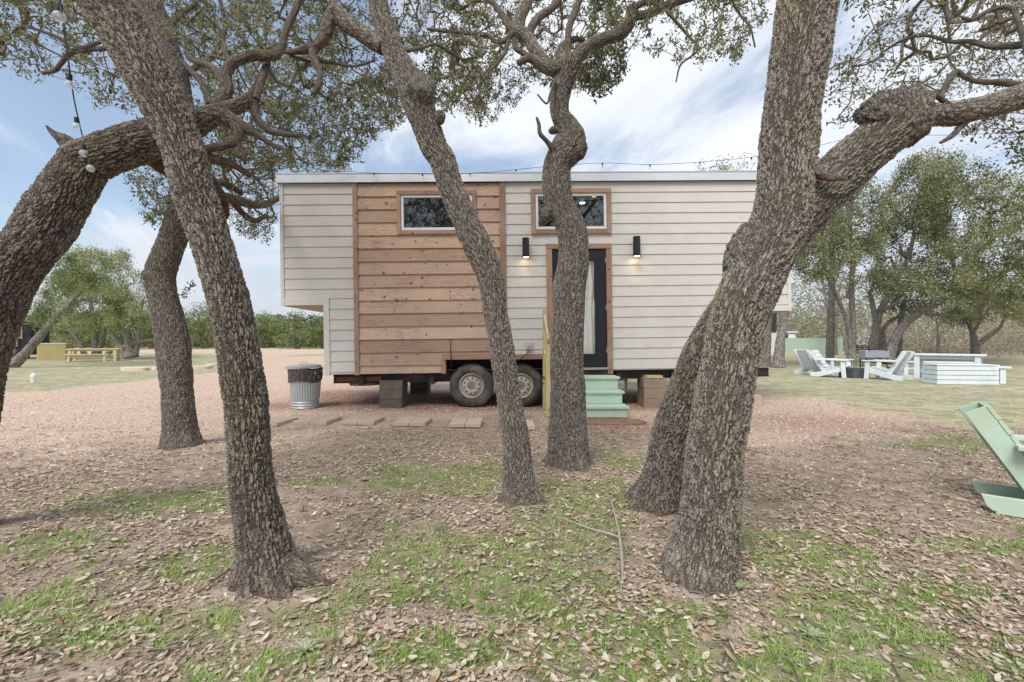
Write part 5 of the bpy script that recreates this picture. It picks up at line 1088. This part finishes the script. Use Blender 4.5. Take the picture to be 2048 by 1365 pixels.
# fire pit, smoker, black chair
PIT = plain('charcoal_steel', (.10, .105, .12), .6, .3, var=.25)
g = GP(1722, 757); e = empty('fire_pit', (float(g[0]), float(g[1]) + .3, 0), R(8), 'low square black steel fire pit between the white garden chairs', 'fire pit'); m_ = MB()
for a, b, c, d in ((-.28, .28, -.28, -.26), (-.28, .28, .26, .28), (-.28, -.26, -.26, .26), (.26, .28, -.26, .26)): m_.box(a, b, c, d, 0, .30)
m_.build('body', PIT, e, bevel=.004); m_ = MB(); m_.box(-.259, .259, -.259, .259, .1, .14); m_.build('ash', plain('ash', (.2, .19, .18), .9), e)
g = GP(1745, 742); e = empty('charcoal_grill', (float(g[0]) + .05, float(g[1]), 0), R(-10), 'grey metal charcoal grill on wheels behind the fire pit', 'grill'); m_ = MB(); m_.box(-.42, .42, -.25, .25, .50, .80); m_.build('body', plain('grey_enamel', (.30, .31, .36), .5), e, bevel=.03)
m_ = MB()
for x in (-.38, .34):
    for y in (-.2, .2): m_.box(x, x + .03, y, y + .03, 0.02, .5)
m_.box(-.36, .34, -.18, .18, .18, .20); m_.build('stand', STEEL, e); m_ = MB(); m_.tube([(-.3, -.28, .85), (.3, -.28, .85)], .015, 8); m_.box(-.31, -.28, -.29, -.24, .78, .86); m_.box(.28, .31, -.29, -.24, .78, .86); m_.build('handle', STEEL, e)
for x in (-.36, .36): m_ = MB(); m_.lathe([(.09, -.02), (.09, .02)], 18, 'y', (x, -.26, .09)); m_.build('wheel', STEEL, e)
g = GP(1718, 733); e = empty('metal_chair', (float(g[0]), float(g[1]), 0), R(-60), 'black metal lawn chair against the oak trunk behind the grill', 'chair'); m_ = MB()
for x in (-.25, .25):
    for y in (-.25, .25): m_.tube([(x, y, 0), (x, y * (.95), .45)], .016, 8)
    m_.tube(catmull([(x, .22, .42), (x, .30, .70), (x, .36, .98)], .05), .016, 8); m_.tube(catmull([(x, -.28, .45), (x, -.27, .62), (x, .28, .66)], .05), .016, 8)
m_.build('frame', BLACKP, e); m_ = MB(); m_.box(-.25, .25, -.25, .24, .43, .45); m_.build('seat', BLACKP, e); m_ = MB()
for k in range(6): z = .55 + k * .075; m_.beam((-.25, .255 + (z - .5) * .22, z), (.25, .255 + (z - .5) * .22, z), .012, .05)
m_.build('backrest', BLACKP, e)
# white picnic table, bench and planter box
def table(x, y, rz, L, Wd, Ht, mat, label, name='picnic_table', cat='table', leg=.11, lower=True, top=.05):
    e = empty(name, (float(x), float(y), 0), rz, label, cat); m_ = MB(); n = max(2, int(Wd / .15))
    for k in range(n): m_.box(-L / 2, L / 2, -Wd / 2 + Wd * k / n + .004, -Wd / 2 + Wd * (k + 1) / n - .004, Ht - top, Ht)
    m_.build('table_top' if cat == 'table' else 'seat', mat, e, bevel=.004); m_ = MB()
    a = L / 2 - .16; b = Wd / 2 - .04 - leg / 2
    for xx in (-a, a): m_.box(xx - .02, xx + .02, -b + leg / 2, b - leg / 2, Ht - top - .10, Ht - top - .002)
    for yy in (-b, b): m_.box(-a + leg / 2, a - leg / 2, yy - .018, yy + .018, Ht - top - .10, Ht - top - .002)
    if lower: m_.box(-a + .01, a - .01, -.03, .03, .18, .27)
    m_.build('apron', mat, e, bevel=.003)
    for xx in (-a, a):
        for yy in (-b, b): m_ = MB(); m_.box(xx - leg / 2, xx + leg / 2, yy - leg / 2, yy + leg / 2, -.02, Ht - top - .001); m_.build('leg', mat, e, bevel=.004)
    return e
D = 14.6; x0 = P(1831, 0, 14.6)[0]; x1 = P(1978, 0, 13.4)[0]
table((x0 + x1) / 2, 14.1, -math.atan2(1.25, x1 - x0), math.hypot(x1 - x0, 1.25), .85, .76, WHITEP, 'long white picnic table on the lawn at the right', leg=.13)
table(P(1950, 0, 12.6)[0] + .05, 12.9, R(-27), 1.75, .34, .46, WHITEP, 'white bench at the right end of the white table, partly behind the slatted box', 'picnic_bench', 'bench', leg=.12)
table(P(1880, 0, 15.4)[0], 15.6, R(-27), 1.9, .34, .46, WHITEP, 'white bench on the far side of the white table', 'picnic_bench', 'bench', leg=.12)
e = empty('planter_box', (float(P(1926, 0, 12.3)[0]), 12.4, 0), R(-8), 'white box of horizontal boards standing in front of the white table', 'box'); m_ = MB(); L, Wd, Ht = 1.46, .55, .50
for k in range(4): z = k * .125; m_.box(-L / 2, L / 2, -Wd / 2, -Wd / 2 + .03, z, z + .112); m_.box(-L / 2, L / 2, Wd / 2 - .03, Wd / 2, z, z + .112); m_.box(-L / 2, -L / 2 + .03, -Wd / 2 + .031, Wd / 2 - .031, z, z + .112); m_.box(L / 2 - .03, L / 2, -Wd / 2 + .031, Wd / 2 - .031, z, z + .112)
m_.build('board_side', WHITEP, e, bevel=.004); m_ = MB(); m_.box(-L / 2 - .01, L / 2 + .01, -Wd / 2 - .01, Wd / 2 + .01, .502, .53); m_.build('lid', WHITEP, e, bevel=.004); m_ = MB(); m_.box(-L / 2 + .04, L / 2 - .04, -Wd / 2 + .04, Wd / 2 - .04, .0, .49); m_.build('lining', STEEL, e)
# yellow table, benches and slatted enclosure on the left
YEL = plain('yellow_pine', (0.66, 0.57, 0.33), .7, .2, var=.12, nscale=4)
g = GP(174, 723.5); table(g[0], g[1] + .5, R(28), 2.3, 1.0, .72, YEL, 'long raw yellow pine picnic table under the junipers', leg=.14); table(g[0] + .30, g[1] - .32, R(28), 1.85, .3, .42, YEL, 'low yellow pine bench in front of the long pine table', 'picnic_bench', 'bench', leg=.11)
g0 = GP(81, 720); e = empty('slatted_bin', (float(P(103, 0, 28.4)[0]), 28.6, 0), R(32), 'yellow slatted timber enclosure with a white lid beside the black cabin', 'enclosure'); m_ = MB(); wx, wy, hh = 1.28, 1.3, .98
for k in range(8): z = k * hh / 8; m_.box(-wx / 2, wx / 2, -wy / 2, -wy / 2 + .03, z, z + hh / 8 - .015); m_.box(wx / 2 - .03, wx / 2, -wy / 2 + .031, wy / 2, z, z + hh / 8 - .015); m_.box(-wx / 2, -wx / 2 + .03, -wy / 2 + .031, wy / 2, z, z + hh / 8 - .015)
m_.build('slatted_side', plain('yellow_board', (.50, .42, .20), .75, var=.15), e); m_ = MB(); m_.box(-wx / 2 + .04, wx / 2 - .04, -wy / 2 + .04, wy / 2 - .02, 0, hh - .02); m_.build('lining', plain('olive_lining', (.22, .18, .08), .8), e); m_ = MB(); m_.box(-wx / 2 - .02, wx / 2 + .02, -wy / 2 - .02, wy / 2, hh, hh + .05); m_.build('lid', WHITEP, e)
# black cabin at the far left
BLK = plain('black_siding', (.022, .024, .034), .5, .3, var=.2, nscale=3); D = 30.0
e = empty('black_cabin', (float(P(40, 0, D)[0]), D, 0), 0, 'small black-sided cabin with raw timber trim at the far left edge', 'cabin'); m_ = MB(); a = P(-70, 722, D)[0] - P(40, 0, D)[0]; b = P(62, 0, D)[0] - P(40, 0, D)[0]
for k in range(11): z = .25 + k * .19; m_.box(a, b, -.012 - .01 * (k % 2), 1.2, z, z + .186)
m_.build('wall', BLK, e); m_ = MB(); m_.box(a - .1, b + .1, -.12, 1.3, 2.36, 2.44); m_.build('roof', STEEL, e); tb = plain('raw_trim', (.42, .30, .20), .8)
m_ = MB(); m_.box(a, b - .55, -.05, -.024, 1.34, 1.44); m_.box(b - .62, b - .52, -.055, -.024, 1.3, 2.3); m_.box(a, b, -.05, -.024, 2.25, 2.33); m_.build('trim', tb, e); m_ = MB(); m_.box(P(30, 0, D)[0] - P(40, 0, D)[0], P(38, 0, D)[0] - P(40, 0, D)[0], -.15, -.05, .80, 1.30); m_.build('panel', WHITEP, e)
m_ = MB(); m_.lathe([(.16, -.05), (.16, .05)], 16, 'y', (b + .05, -.3, .16)); m_.build('wheel', STEEL, e); m_ = MB(); m_.box(-.3, b, -.3, -.2, .2, .3); m_.build('drawbar', STEEL, e)
# white capped pipe on the lawn
g = GP(67, 765); e = empty('vent_pipe', (float(g[0]), float(g[1]), 0), 0, 'short white round-capped pipe standing on the left lawn', 'pipe'); m_ = MB(); m_.lathe([(.055, -.05), (.055, .12), (.068, .125), (.068, .18), (.055, .22), (.03, .243), (.01, .25)], 20); m_.build('cap', WHITEV, e, smooth=True)
# flat limestone slabs
STONE = plain('limestone', (.58, .49, .36), .9, .1, var=.15, bump=.01, nscale=5, dirt=(.46, .42, .36)); SG = 'flat limestone slabs on the left lawn'
for px, py, wd, lab in ((275, 741, 56, 'long flat limestone slab left of the crooked oak trunk'), (322, 740, 30, 'pale yellowish limestone slab partly behind the crooked oak trunk'), (400, 738, 44, 'flat whitish limestone slab between the two left trunks'), (428, 733, 36, 'smaller limestone slab behind the one between the left trunks'), (24, 700, 1, '')):
    if wd == 1: continue
    g = GP(px, py); s = wd / FX * g[1] / 2; n = 22; pts = [(s * (1 + .22 * math.sin(3 * a + px)) * math.cos(a), .42 * (1 + .2 * math.cos(2 * a + px)) * math.sin(a)) for a in np.linspace(0, 2 * np.pi, n, endpoint=False)]
    m_ = MB(); V = [(x, y, -.03) for x, y in pts] + [(x * .97, y * .97, .09 + .03 * random.random()) for x, y in pts] + [(0, 0, .12)]; m_.add(V, [(i, (i + 1) % n, n + (i + 1) % n, n + i) for i in range(n)] + [(n + i, n + (i + 1) % n, 2 * n) for i in range(n)]); o = m_.build('stone_slab', STONE, None, loc=(float(g[0]), float(g[1]), 0)); tag(o, lab, 'stone', SG)
# pale green fence, white building, black house beyond
FENCE = plain('sage_fence', (.40, .52, .42), .6, .2, var=.05, nscale=1.5); e = empty('board_fence', (float(P(1560, 0, 40)[0]), 40, 0), 0, 'long pale sage green board fence at the back of the right lawn', 'fence'); m_ = MB(); x0 = P(1450, 0, 40)[0] - e.location.x; x1 = P(1702, 0, 39)[0] - e.location.x; k = 0; x = x0
while x < x1: m_.box(x, x + .142, -.012 - .006 * (k % 2), .02, -.1, 1.42); x += .15; k += 1
m_.build('board', FENCE, e); m_ = MB(); m_.box(x0, x1, .021, .06, .3, .4); m_.box(x0, x1, .021, .06, 1.1, 1.2); m_.build('rail', FENCE, e)
D = 46; e = empty('white_building', (float(P(1590, 0, D)[0]), D, 0), 0, 'low white building with a flat roof showing above the green fence', 'building'); m_ = MB(); xa, xb = -3.2, .12; m_.box(xa, xb, 0, 4, 0, 2.0); m_.build('wall', plain('pale_blue_wall', (.50, .54, .60), .7), e); m_ = MB(); m_.box(xa - .1, xb + .1, -.15, 4.1, 2.0, 2.14); m_.build('roof', WHITEP, e); m_ = MB(); m_.box(-1.25, -.74, -.03, .0 - .002, 1.2, 1.82); m_.build('window', BLACKP, e); m_ = MB(); m_.box(-.62, -.12, -.04, -.002, 1.1, 1.88); m_.build('door', WHITEV, e)
D = 30; e = empty('dark_house', (float(P(1500, 0, D)[0]), D, 0), 0, 'black lap-sided house with a pale base glimpsed behind the massive oak trunk', 'house'); m_ = MB(); b = P(1553, 0, D)[0] - P(1500, 0, D)[0]
for k in range(15): z = 1.72 + k * .2; m_.box(-5, b, -.02 - .012 * (k % 2), 5, z, z + .19)
m_.build('upper_wall', plain('slate_siding', (.05, .055, .06), .6), e); m_ = MB(); m_.box(-5, b - .01, .0, 5, .3, 1.71); m_.build('lower_wall', WHITEP, e); m_ = MB(); m_.box(-5.1, b + .1, -.15, 5.1, 4.72, 4.85); m_.build('roof', STEEL, e)
# dead twig on the ground in the middle
m_ = Tubes()
def gt(L): return [(float(GP(a, b)[0]), float(GP(a, b)[1]), float(gh(GP(a, b)[0], GP(a, b)[1])) + h_, r_) for a, b, h_, r_ in L]
m_.world(gt([(1243, 1190, .01, .004), (1245, 1140, .02, .008), (1240, 1085, .025, .009), (1234, 1052, .03, .007), (1224, 1020, .04, .004), (1215, 1000, .05, .002)]), res=.005, nmin=8, lump=.1)
m_.world(gt([(1238, 1080, .025, .007), (1205, 1070, .03, .006), (1175, 1062, .03, .005), (1135, 1045, .03, .003), (1112, 1040, .03, .002)]), res=.005, nmin=8); m_.world(gt([(1200, 1069, .03, .003), (1180, 1078, .02, .002), (1160, 1090, .02, .001)]), res=.005, nmin=6)
o = m_.build('fallen_branch', plain('grey_dead_wood', (.36, .34, .29), .9, .1, var=.3, nscale=40), None); tag(o, 'forked grey dead branch lying on the leaves in front of the massive trunk', 'branch')
m_ = Tubes(); m_.world(gt([(398, 1196, .015, .002), (430, 1176, .02, .004), (455, 1158, .02, .005), (472, 1138, .03, .004)]), res=.005, nmin=6); o = m_.build('fallen_branch', BARK_FINE, None); tag(o, 'short dark stick lying at the left foot of the front-left oak', 'branch')
# broad-leaved weeds
WEED = leaf_mat('weed_leaf', [(.24, .28, .17), (.32, .37, .22), (.38, .42, .30)], .2); WGp = 'low rosettes of weeds in the litter'
for px, py, s, lab in ((1478, 1196, .07, 'grey-green rosette weed at the right foot of the massive trunk'), (1625, 1275, .06, 'pale green rosette weed on bare soil at the lower right'), (728, 960, .06, 'small pale weed right of the front-left trunk'), (610, 1295, .07, 'broad-leaved weed at the lower left below the flared root')):
    g = GP(px, py); n = 16; a = np.arange(n) * 2.4; d = np.stack([np.cos(a), np.sin(a), .25 + .4 * (np.arange(n) / n)], -1); X, Y, Z = basis(d, np.tile([0, 0, 1.0], (n, 1))); L = (s * (1 - .5 * np.arange(n) / n))[:, None]
    o = instances('weed', LEAF, [LEAF_T, LEAF_Q], np.tile([g[0], g[1], float(gh(g[0], g[1])) + .004], (n, 1)), X * L, Y * L * .38, Z * L, WEED, rng.random(n)); tag(o, lab, 'weed', WGp)

# ------------------------------------------------------------------ trees farther off
def far_tree(name, label, base, trunks, clouds, leafmat, per, L, seed, group=None, spread=.16, step=.5, r0=.006, wid=.5, maxr=.09, cat='tree', tone=.5, twigs=True, barkm=None, rmin=0.0, wig=.45):
    T = Tubes()
    for i, t in enumerate(trunks): T.tube(t, res=.05, nmin=9, seed=seed + i, flare=.25 if i == 0 else 0, lump=.12)
    e = tree(label, base, group, name, cat); T.build('trunk', barkm or BARK_FAR, e)
    if clouds:
        att = np.vstack(clouds); nodes, rad, paths, N0 = grow(np.vstack(T.skel)[::1], att, step, r0=r0, seed=seed, maxr=maxr, wig=wig)
        crown_mesh(e, nodes, rad, paths, N0, per, L[0], L[1], wid, spread, leafmat, seed, True, last=1.0, tone=tone, k=3 if rmin == 0 else 3)
    settle(e); return e
JG = 'junipers at the edge of the left lawn'
far_tree('juniper', 'juniper with a bare grey trunk leaning far right in front of the black cabin', GP(22, 735), [[(18, 738, 26, 20), (50, 708, 20, 20), (82, 670, 18, 20), (112, 635, 16, 20.3), (138, 608, 14, 20.6), (160, 585, 11, 21), (172, 565, 8, 21.2)], [(12, 738, 12, 20), (24, 722, 10, 20), (30, 700, 8, 20)], [(130, 615, 9, 20.5), (165, 600, 7, 21), (195, 605, 5, 21.5)]],
         [cloud([(60, 640), (85, 580), (115, 535), (150, 500), (205, 498), (215, 540), (195, 600), (150, 620), (110, 650), (75, 655)], 19, 24, 330, 201, .46, .8)], JUNLEAF, 46, (.07, .16), 200, JG, wid=.30, tone=.45)
far_tree('juniper', 'round-topped juniper with a forked reddish trunk standing behind the yellow picnic table', GP(190, 716), [[(194, 716, 24, 31), (192, 690, 18, 31), (190, 665, 15, 31), (184, 630, 11, 31), (180, 590, 8, 31)], [(196, 705, 14, 31), (206, 680, 12, 31), (212, 650, 9, 31), (220, 600, 7, 31)], [(170, 712, 12, 30), (160, 690, 10, 30), (146, 668, 8, 30), (130, 650, 6, 30)]],
         [cloud([(120, 660), (130, 600), (160, 520), (200, 500), (240, 520), (260, 600), (250, 660), (215, 665), (150, 668)], 28, 34, 330, 211, .45, .6)], JUNLEAF, 46, (.09, .20), 210, JG, wid=.32, tone=.5)
far_tree('juniper', 'tall juniper with several slanting trunks beside the crooked oak', GP(258, 715), [[(262, 716, 30, 29), (258, 690, 18, 29), (254, 655, 14, 29), (250, 620, 11, 29), (248, 570, 8, 29)], [(252, 714, 14, 29), (238, 690, 12, 29), (222, 668, 9, 29), (212, 655, 6, 29)], [(270, 712, 14, 29), (277, 680, 10, 29), (280, 640, 8, 29), (286, 600, 6, 29)], [(236, 716, 9, 29), (214, 708, 9, 29), (262, 690, 9, 29), (300, 682, 7, 29), (330, 676, 5, 29)]],
         [cloud([(205, 650), (200, 580), (215, 510), (250, 500), (262, 535), (290, 550), (315, 600), (325, 660), (315, 690), (290, 665), (250, 660)], 27, 32, 320, 221, .45, .6)], JUNLEAF, 46, (.09, .19), 220, JG, wid=.32, tone=.55)
far_tree('juniper', 'juniper at the far left whose top shows beside the elbowed oak', (-31, 28, 0), [[(5, 716, 22, 28), (2, 640, 16, 28), (-6, 560, 10, 28)]], [cloud([(-90, 640), (-60, 470), (0, 468), (30, 465), (40, 500), (20, 560), (0, 640)], 26, 31, 150, 231, .36, .5)], JUNLEAF, 46, (.09, .19), 230, JG, wid=.32)
SHG = 'junipers and shrubs along the far side of the gravel drive'
for i, (px, w_, top, D, lab) in enumerate(((352, 60, 612, 66, 'bright green shrub seen right of the crooked oak'), (405, 66, 604, 72, 'olive shrub half hidden by the front-left trunk'), (455, 70, 622, 78, 'rounded shrub hidden mostly behind the front-left trunk'), (525, 66, 628, 78, 'low dark-stemmed shrub right of the front-left trunk'), (592, 78, 622, 68, 'largest bright juniper bush between the trunk and the overhang'), (645, 54, 630, 70, 'juniper bush partly behind the left end of the trailer'), (300, 70, 625, 70, 'shrub behind the tall juniper trunks'), (140, 110, 640, 64, 'wide shrub behind the yellow table'), (60, 90, 640, 66, 'shrub behind the yellow slatted enclosure'), (235, 80, 648, 62, 'low grey-green shrub between the juniper trunks'))):
    h_ = w_ / 2; py = 683 + H * FX / D
    far_tree('shrub', lab, P(px, py, D), [[(px, py, 7, D), (px - 4, py - 20, 5, D), (px - 8, top + 28, 3, D)], [(px + 4, py, 6, D), (px + 12, py - 22, 4, D), (px + 16, top + 30, 2.5, D)]],
             [cloud([(px - h_, py - 6), (px - h_ * .95, top + 24), (px - h_ * .4, top + 5), (px + h_ * .1, top), (px + h_ * .6, top + 10), (px + h_, top + 30), (px + h_ * .95, py - 4)], D - 3, D + 3, 120, 300 + i, .34, .35)], JUNLEAF, 36, (.16, .36), 300 + i, SHG, spread=.4, step=1.2, wid=.45, r0=.012, cat='shrub', tone=.35 + .06 * (i % 4))
RG = 'live oaks on the lawn at the right'
far_tree('oak_tree', 'straight slender oak left of the fire pit, forking low', GP(1706, 733), [[(1706, 735, 17, 21), (1706, 700, 14, 21), (1706, 640, 13, 21), (1703, 580, 12, 21), (1706, 510, 11, 21), (1700, 450, 9, 21), (1704, 400, 6, 21)], [(1698, 735, 14, 21), (1700, 690, 11, 21), (1692, 640, 10, 21), (1672, 590, 9, 21), (1652, 545, 7, 21), (1648, 500, 5, 21)], [(1700, 470, 6, 21), (1660, 465, 6, 21), (1620, 474, 5, 21), (1595, 466, 4, 21)]],
         [cloud([(1625, 440), (1650, 380), (1690, 350), (1740, 345), (1775, 380), (1770, 480), (1750, 560), (1700, 575), (1660, 560), (1600, 560), (1590, 500)], 18.5, 23.5, 640, 241, .42, .6)], FAROAKLEAF, 38, (.07, .15), 240, RG, wid=.42, tone=.5)
far_tree('oak_tree', 'forked grey oak directly behind the grill', GP(1742, 722), [[(1740, 724, 26, 24), (1746, 690, 19, 24), (1754, 650, 17, 24), (1764, 615, 13, 24), (1780, 585, 12, 24), (1800, 548, 11, 24), (1818, 512, 10, 24), (1830, 460, 7, 24)], [(1752, 650, 12, 24), (1744, 605, 10, 24), (1738, 585, 8, 24)], [(1765, 622, 10, 24), (1785, 612, 7, 24), (1800, 600, 5, 24)], [(1818, 520, 8, 24), (1806, 510, 8, 24), (1800, 490, 6, 24)], [(1800, 548, 6, 24), (1790, 535, 6, 24), (1780, 515, 5, 24)]],
         [cloud([(1740, 500), (1760, 400), (1800, 340), (1840, 300), (1900, 300), (1910, 400), (1880, 500), (1850, 560), (1790, 600), (1740, 590)], 21, 28, 640, 251, .44, .55)], FAROAKLEAF, 38, (.08, .17), 250, RG, wid=.42, tone=.42)
far_tree('oak_tree', 'dark upright oak trunk just behind the leaning one at the fire pit', GP(1762, 724), [[(1760, 724, 17, 25.5), (1764, 690, 15, 25.5), (1763, 660, 13, 25.5)], [(1800, 722, 16, 25.6), (1798, 690, 14, 25.6), (1802, 640, 13, 25.6), (1808, 600, 11, 25.6)], [(1763, 665, 10, 25.5), (1778, 645, 8, 25.5), (1800, 632, 6, 25.5)], [(1765, 694, 8, 25.5), (1785, 686, 7, 25.5), (1800, 680, 7, 25.5)]], [cloud([(1770, 610), (1790, 560), (1850, 560), (1900, 580), (1880, 620), (1820, 640), (1790, 640)], 24, 28, 110, 261, .3, .5)], FAROAKLEAF, 38, (.08, .17), 260, RG, wid=.42, tone=.35)
far_tree('oak_tree', 'big live oak leaning right over the white picnic table', GP(1775, 727), [[(1774, 728, 30, 23), (1784, 695, 22, 23), (1796, 668, 19, 23), (1816, 643, 17, 23), (1850, 618, 15, 23), (1885, 600, 12, 23), (1920, 580, 10, 23), (1960, 560, 8, 23), (2010, 552, 6, 23)], [(1840, 624, 9, 23), (1870, 630, 7, 22.8), (1910, 632, 5, 22.6), (1960, 640, 3, 22.5)], [(1930, 575, 8, 23), (1950, 520, 7, 23), (1975, 470, 6, 23), (1985, 420, 4, 23)], [(1895, 595, 8, 23), (1910, 540, 7, 23), (1890, 480, 6, 23), (1880, 420, 4, 23)]],
         [cloud([(1800, 560), (1850, 540), (1830, 420), (1860, 320), (1900, 305), (1960, 315), (2000, 345), (2060, 345), (2140, 380), (2180, 520), (2120, 600), (2040, 620), (1960, 600), (1900, 610), (1850, 605)], 19, 27, 1150, 271, .44, .55)], FAROAKLEAF, 38, (.08, .17), 270, RG, wid=.46, tone=.48)
far_tree('oak_tree', 'spreading low oak on the far right of the lawn', GP(1953, 721), [[(1950, 722, 24, 28.5), (1950, 695, 19, 28.5), (1946, 670, 15, 28.5), (1938, 650, 9, 28.5), (1925, 630, 6, 28.5)], [(1952, 692, 14, 28.5), (1975, 675, 10, 28.5), (2000, 655, 8, 28.5), (2015, 620, 6, 28.5)], [(1946, 668, 9, 28.5), (1960, 640, 7, 28.5), (1965, 610, 5, 28.5)]],
         [cloud([(1880, 640), (1900, 590), (1960, 580), (2040, 590), (2090, 620), (2080, 660), (2010, 640), (1960, 650), (1900, 655)], 26, 32, 320, 281, .42, .55)], FAROAKLEAF, 38, (.08, .17), 280, RG, wid=.42, tone=.6)
for i, (tt, cl_, lab) in enumerate(([[[(1556, 736, 26, 20), (1560, 690, 20, 20), (1566, 650, 18, 20), (1572, 600, 17, 20), (1576, 540, 14, 20), (1580, 480, 9, 20)]], [(1560, 520), (1590, 440), (1640, 420), (1650, 480), (1620, 540), (1590, 560)], 'plain grey oak trunk just right of the massive trunk, beyond the trailer end'],
                                    [[[(1532, 734, 22, 21), (1533, 690, 18, 21), (1536, 640, 17, 21), (1540, 560, 14, 21), (1545, 470, 9, 21)]], [(1500, 480), (1520, 430), (1600, 420), (1600, 500), (1550, 520)], 'grey trunk beside the first one, half behind the massive oak']) if True else ()):
    far_tree('oak_tree', lab, GP(*tt[0][0][:2]), tt, [cloud(cl_, 18.5, 22.5, 90, 290 + i, .4, .6)], FAROAKLEAF, 30, (.08, .16), 290 + i, RG, wid=.42)
BG = 'thin bare trees behind the green fence'
for i, (px, w_, top, D, lab, lean) in enumerate(((1658, 8, 560, 38, 'thin bare tree in front of the green fence, pale trunk', -14), (1673, 6, 570, 38.5, 'second thin bare tree, darker, beside the pale one', 8), (1694, 9, 600, 37, 'bare trunk at the end of the green fence', 6), (1878, 8, 640, 33, 'thin leaning trunk behind the white table', -12))):
    py = 683 + H * FX / D
    far_tree('bare_tree', lab, P(px, py, D), [[(px, py, w_, D), (px - 1, (py + top) / 2 + 20, w_ * .8, D), (px + lean * .3, (py + top) / 2 - 30, w_ * .6, D), (px + lean, top, w_ * .3, D)]], [cloud([(px - 45, 640), (px - 50, 570), (px - 10, 530), (px + 45, 560), (px + 40, 640)], D - 2, D + 2, 75, 320 + i, .2, .5)], BRUSH, 4, (.06, .12), 320 + i, BG, wid=.4, r0=.012, step=.4)
for i, (px, top, w_, D, lab) in enumerate(((1440, 318, 70, 16, 'treetop showing above the roof left of the massive trunk'), (1500, 300, 60, 18, 'sparse twiggy treetop above the roof beside the massive trunk'), (1660, 300, 70, 26, 'treetop rising behind the fork of the massive oak'))):
    far_tree('oak_tree', lab, P(px, 683 + H * FX / D, D), [[(px, 683 + H * FX / D, 18, D), (px + 4, 520, 12, D), (px, top + 60, 6, D)]], [cloud([(px - w_, top + 80), (px - w_ * .6, top + 20), (px, top), (px + w_ * .7, top + 15), (px + w_, top + 80), (px + w_ * .6, top + 140), (px - w_ * .6, top + 140)], D - 2, D + 2, 130 if i != 1 else 90, 340 + i, .42, .8)], FAROAKLEAF if i != 1 else BRUSH, 22 if i != 1 else 5, (.05, .11), 340 + i, 'oaks behind the trailer', wid=.42, step=.3, r0=.004)
# the wood that closes the view: one mass
def wood(name, label, n, gen, mat, L, tone, seed):
    r = np.random.default_rng(seed); pos, s = gen(r, n); d = r.normal(0, 1, (n, 3)); up = r.normal(0, .6, (n, 3)); up[:, 2] += .6; X, Y, Z = basis(d, up); l = (r.uniform(L[0], L[1], n) * s)[:, None]
    rn = np.clip(tone + (fbm(pos[:, 0] * .35, pos[:, 1] * .35, pos[:, 2] * .5, s=seed, oc=3) - .5) * 2.2 + r.normal(0, .13, n), 0, 1)
    o = instances(name, LEAF4, [LEAF4_Q], pos, X * l, Y * l * .5, Z * l, mat, rn); tag(o, label, 'wood', kind='stuff')
def band(x0, x1, y0, y1, h0, h1, fr, gap=.38, xf=-9):
    def g(r, n):
        P_ = []; c = 0
        while c < n:
            m_ = n * 2; x = r.uniform(x0, x1, m_); y = r.uniform(y0, y1, m_); top = h0 + (h1 - h0) * sstep(.30, .70, fbm(x * fr, y * fr, s=7, oc=3)); z = top * r.random(m_) ** .8
            k = (fbm(x * .5, y * .5, z * .7, s=12, oc=2) > gap + .1 * r.normal(0, 1, m_) * .6) & (x > xf * y); q = np.stack([x, y, z], -1)[k]; P_.append(q); c += len(q)
        P_ = np.concatenate(P_)[:n]; return P_, 1 + (P_[:, 1] - 30) / 60
    return g
wood('far_wood', 'grey-green winter wood far behind the right lawn and fence', 90000, band(18, 130, 47, 66, 4.5, 9.5, .12), BRUSH, (.14, .32), .62, 401)
wood('brush', 'pinkish grey dry brush along the edge of the right lawn', 60000, band(24, 75, 33, 44, .5, 3.2, .5, .40, .80), leaf_mat('dry_brush', [(.30, .24, .20), (.36, .29, .25), (.30, .28, .18), (.42, .35, .29)], .2), (.07, .2), .45, 402)
wood('far_wood', 'dark green juniper wood closing the view on the left beyond the drive', 100000, band(-150, 20, 78, 100, 4.0, 6.6, .10), JUNLEAF, (.18, .4), .42, 403)
wood('far_wood', 'mixed wood far behind the trailer', 30000, band(-5, 60, 80, 98, 4.0, 6.5, .10), BRUSH, (.2, .45), .5, 404)
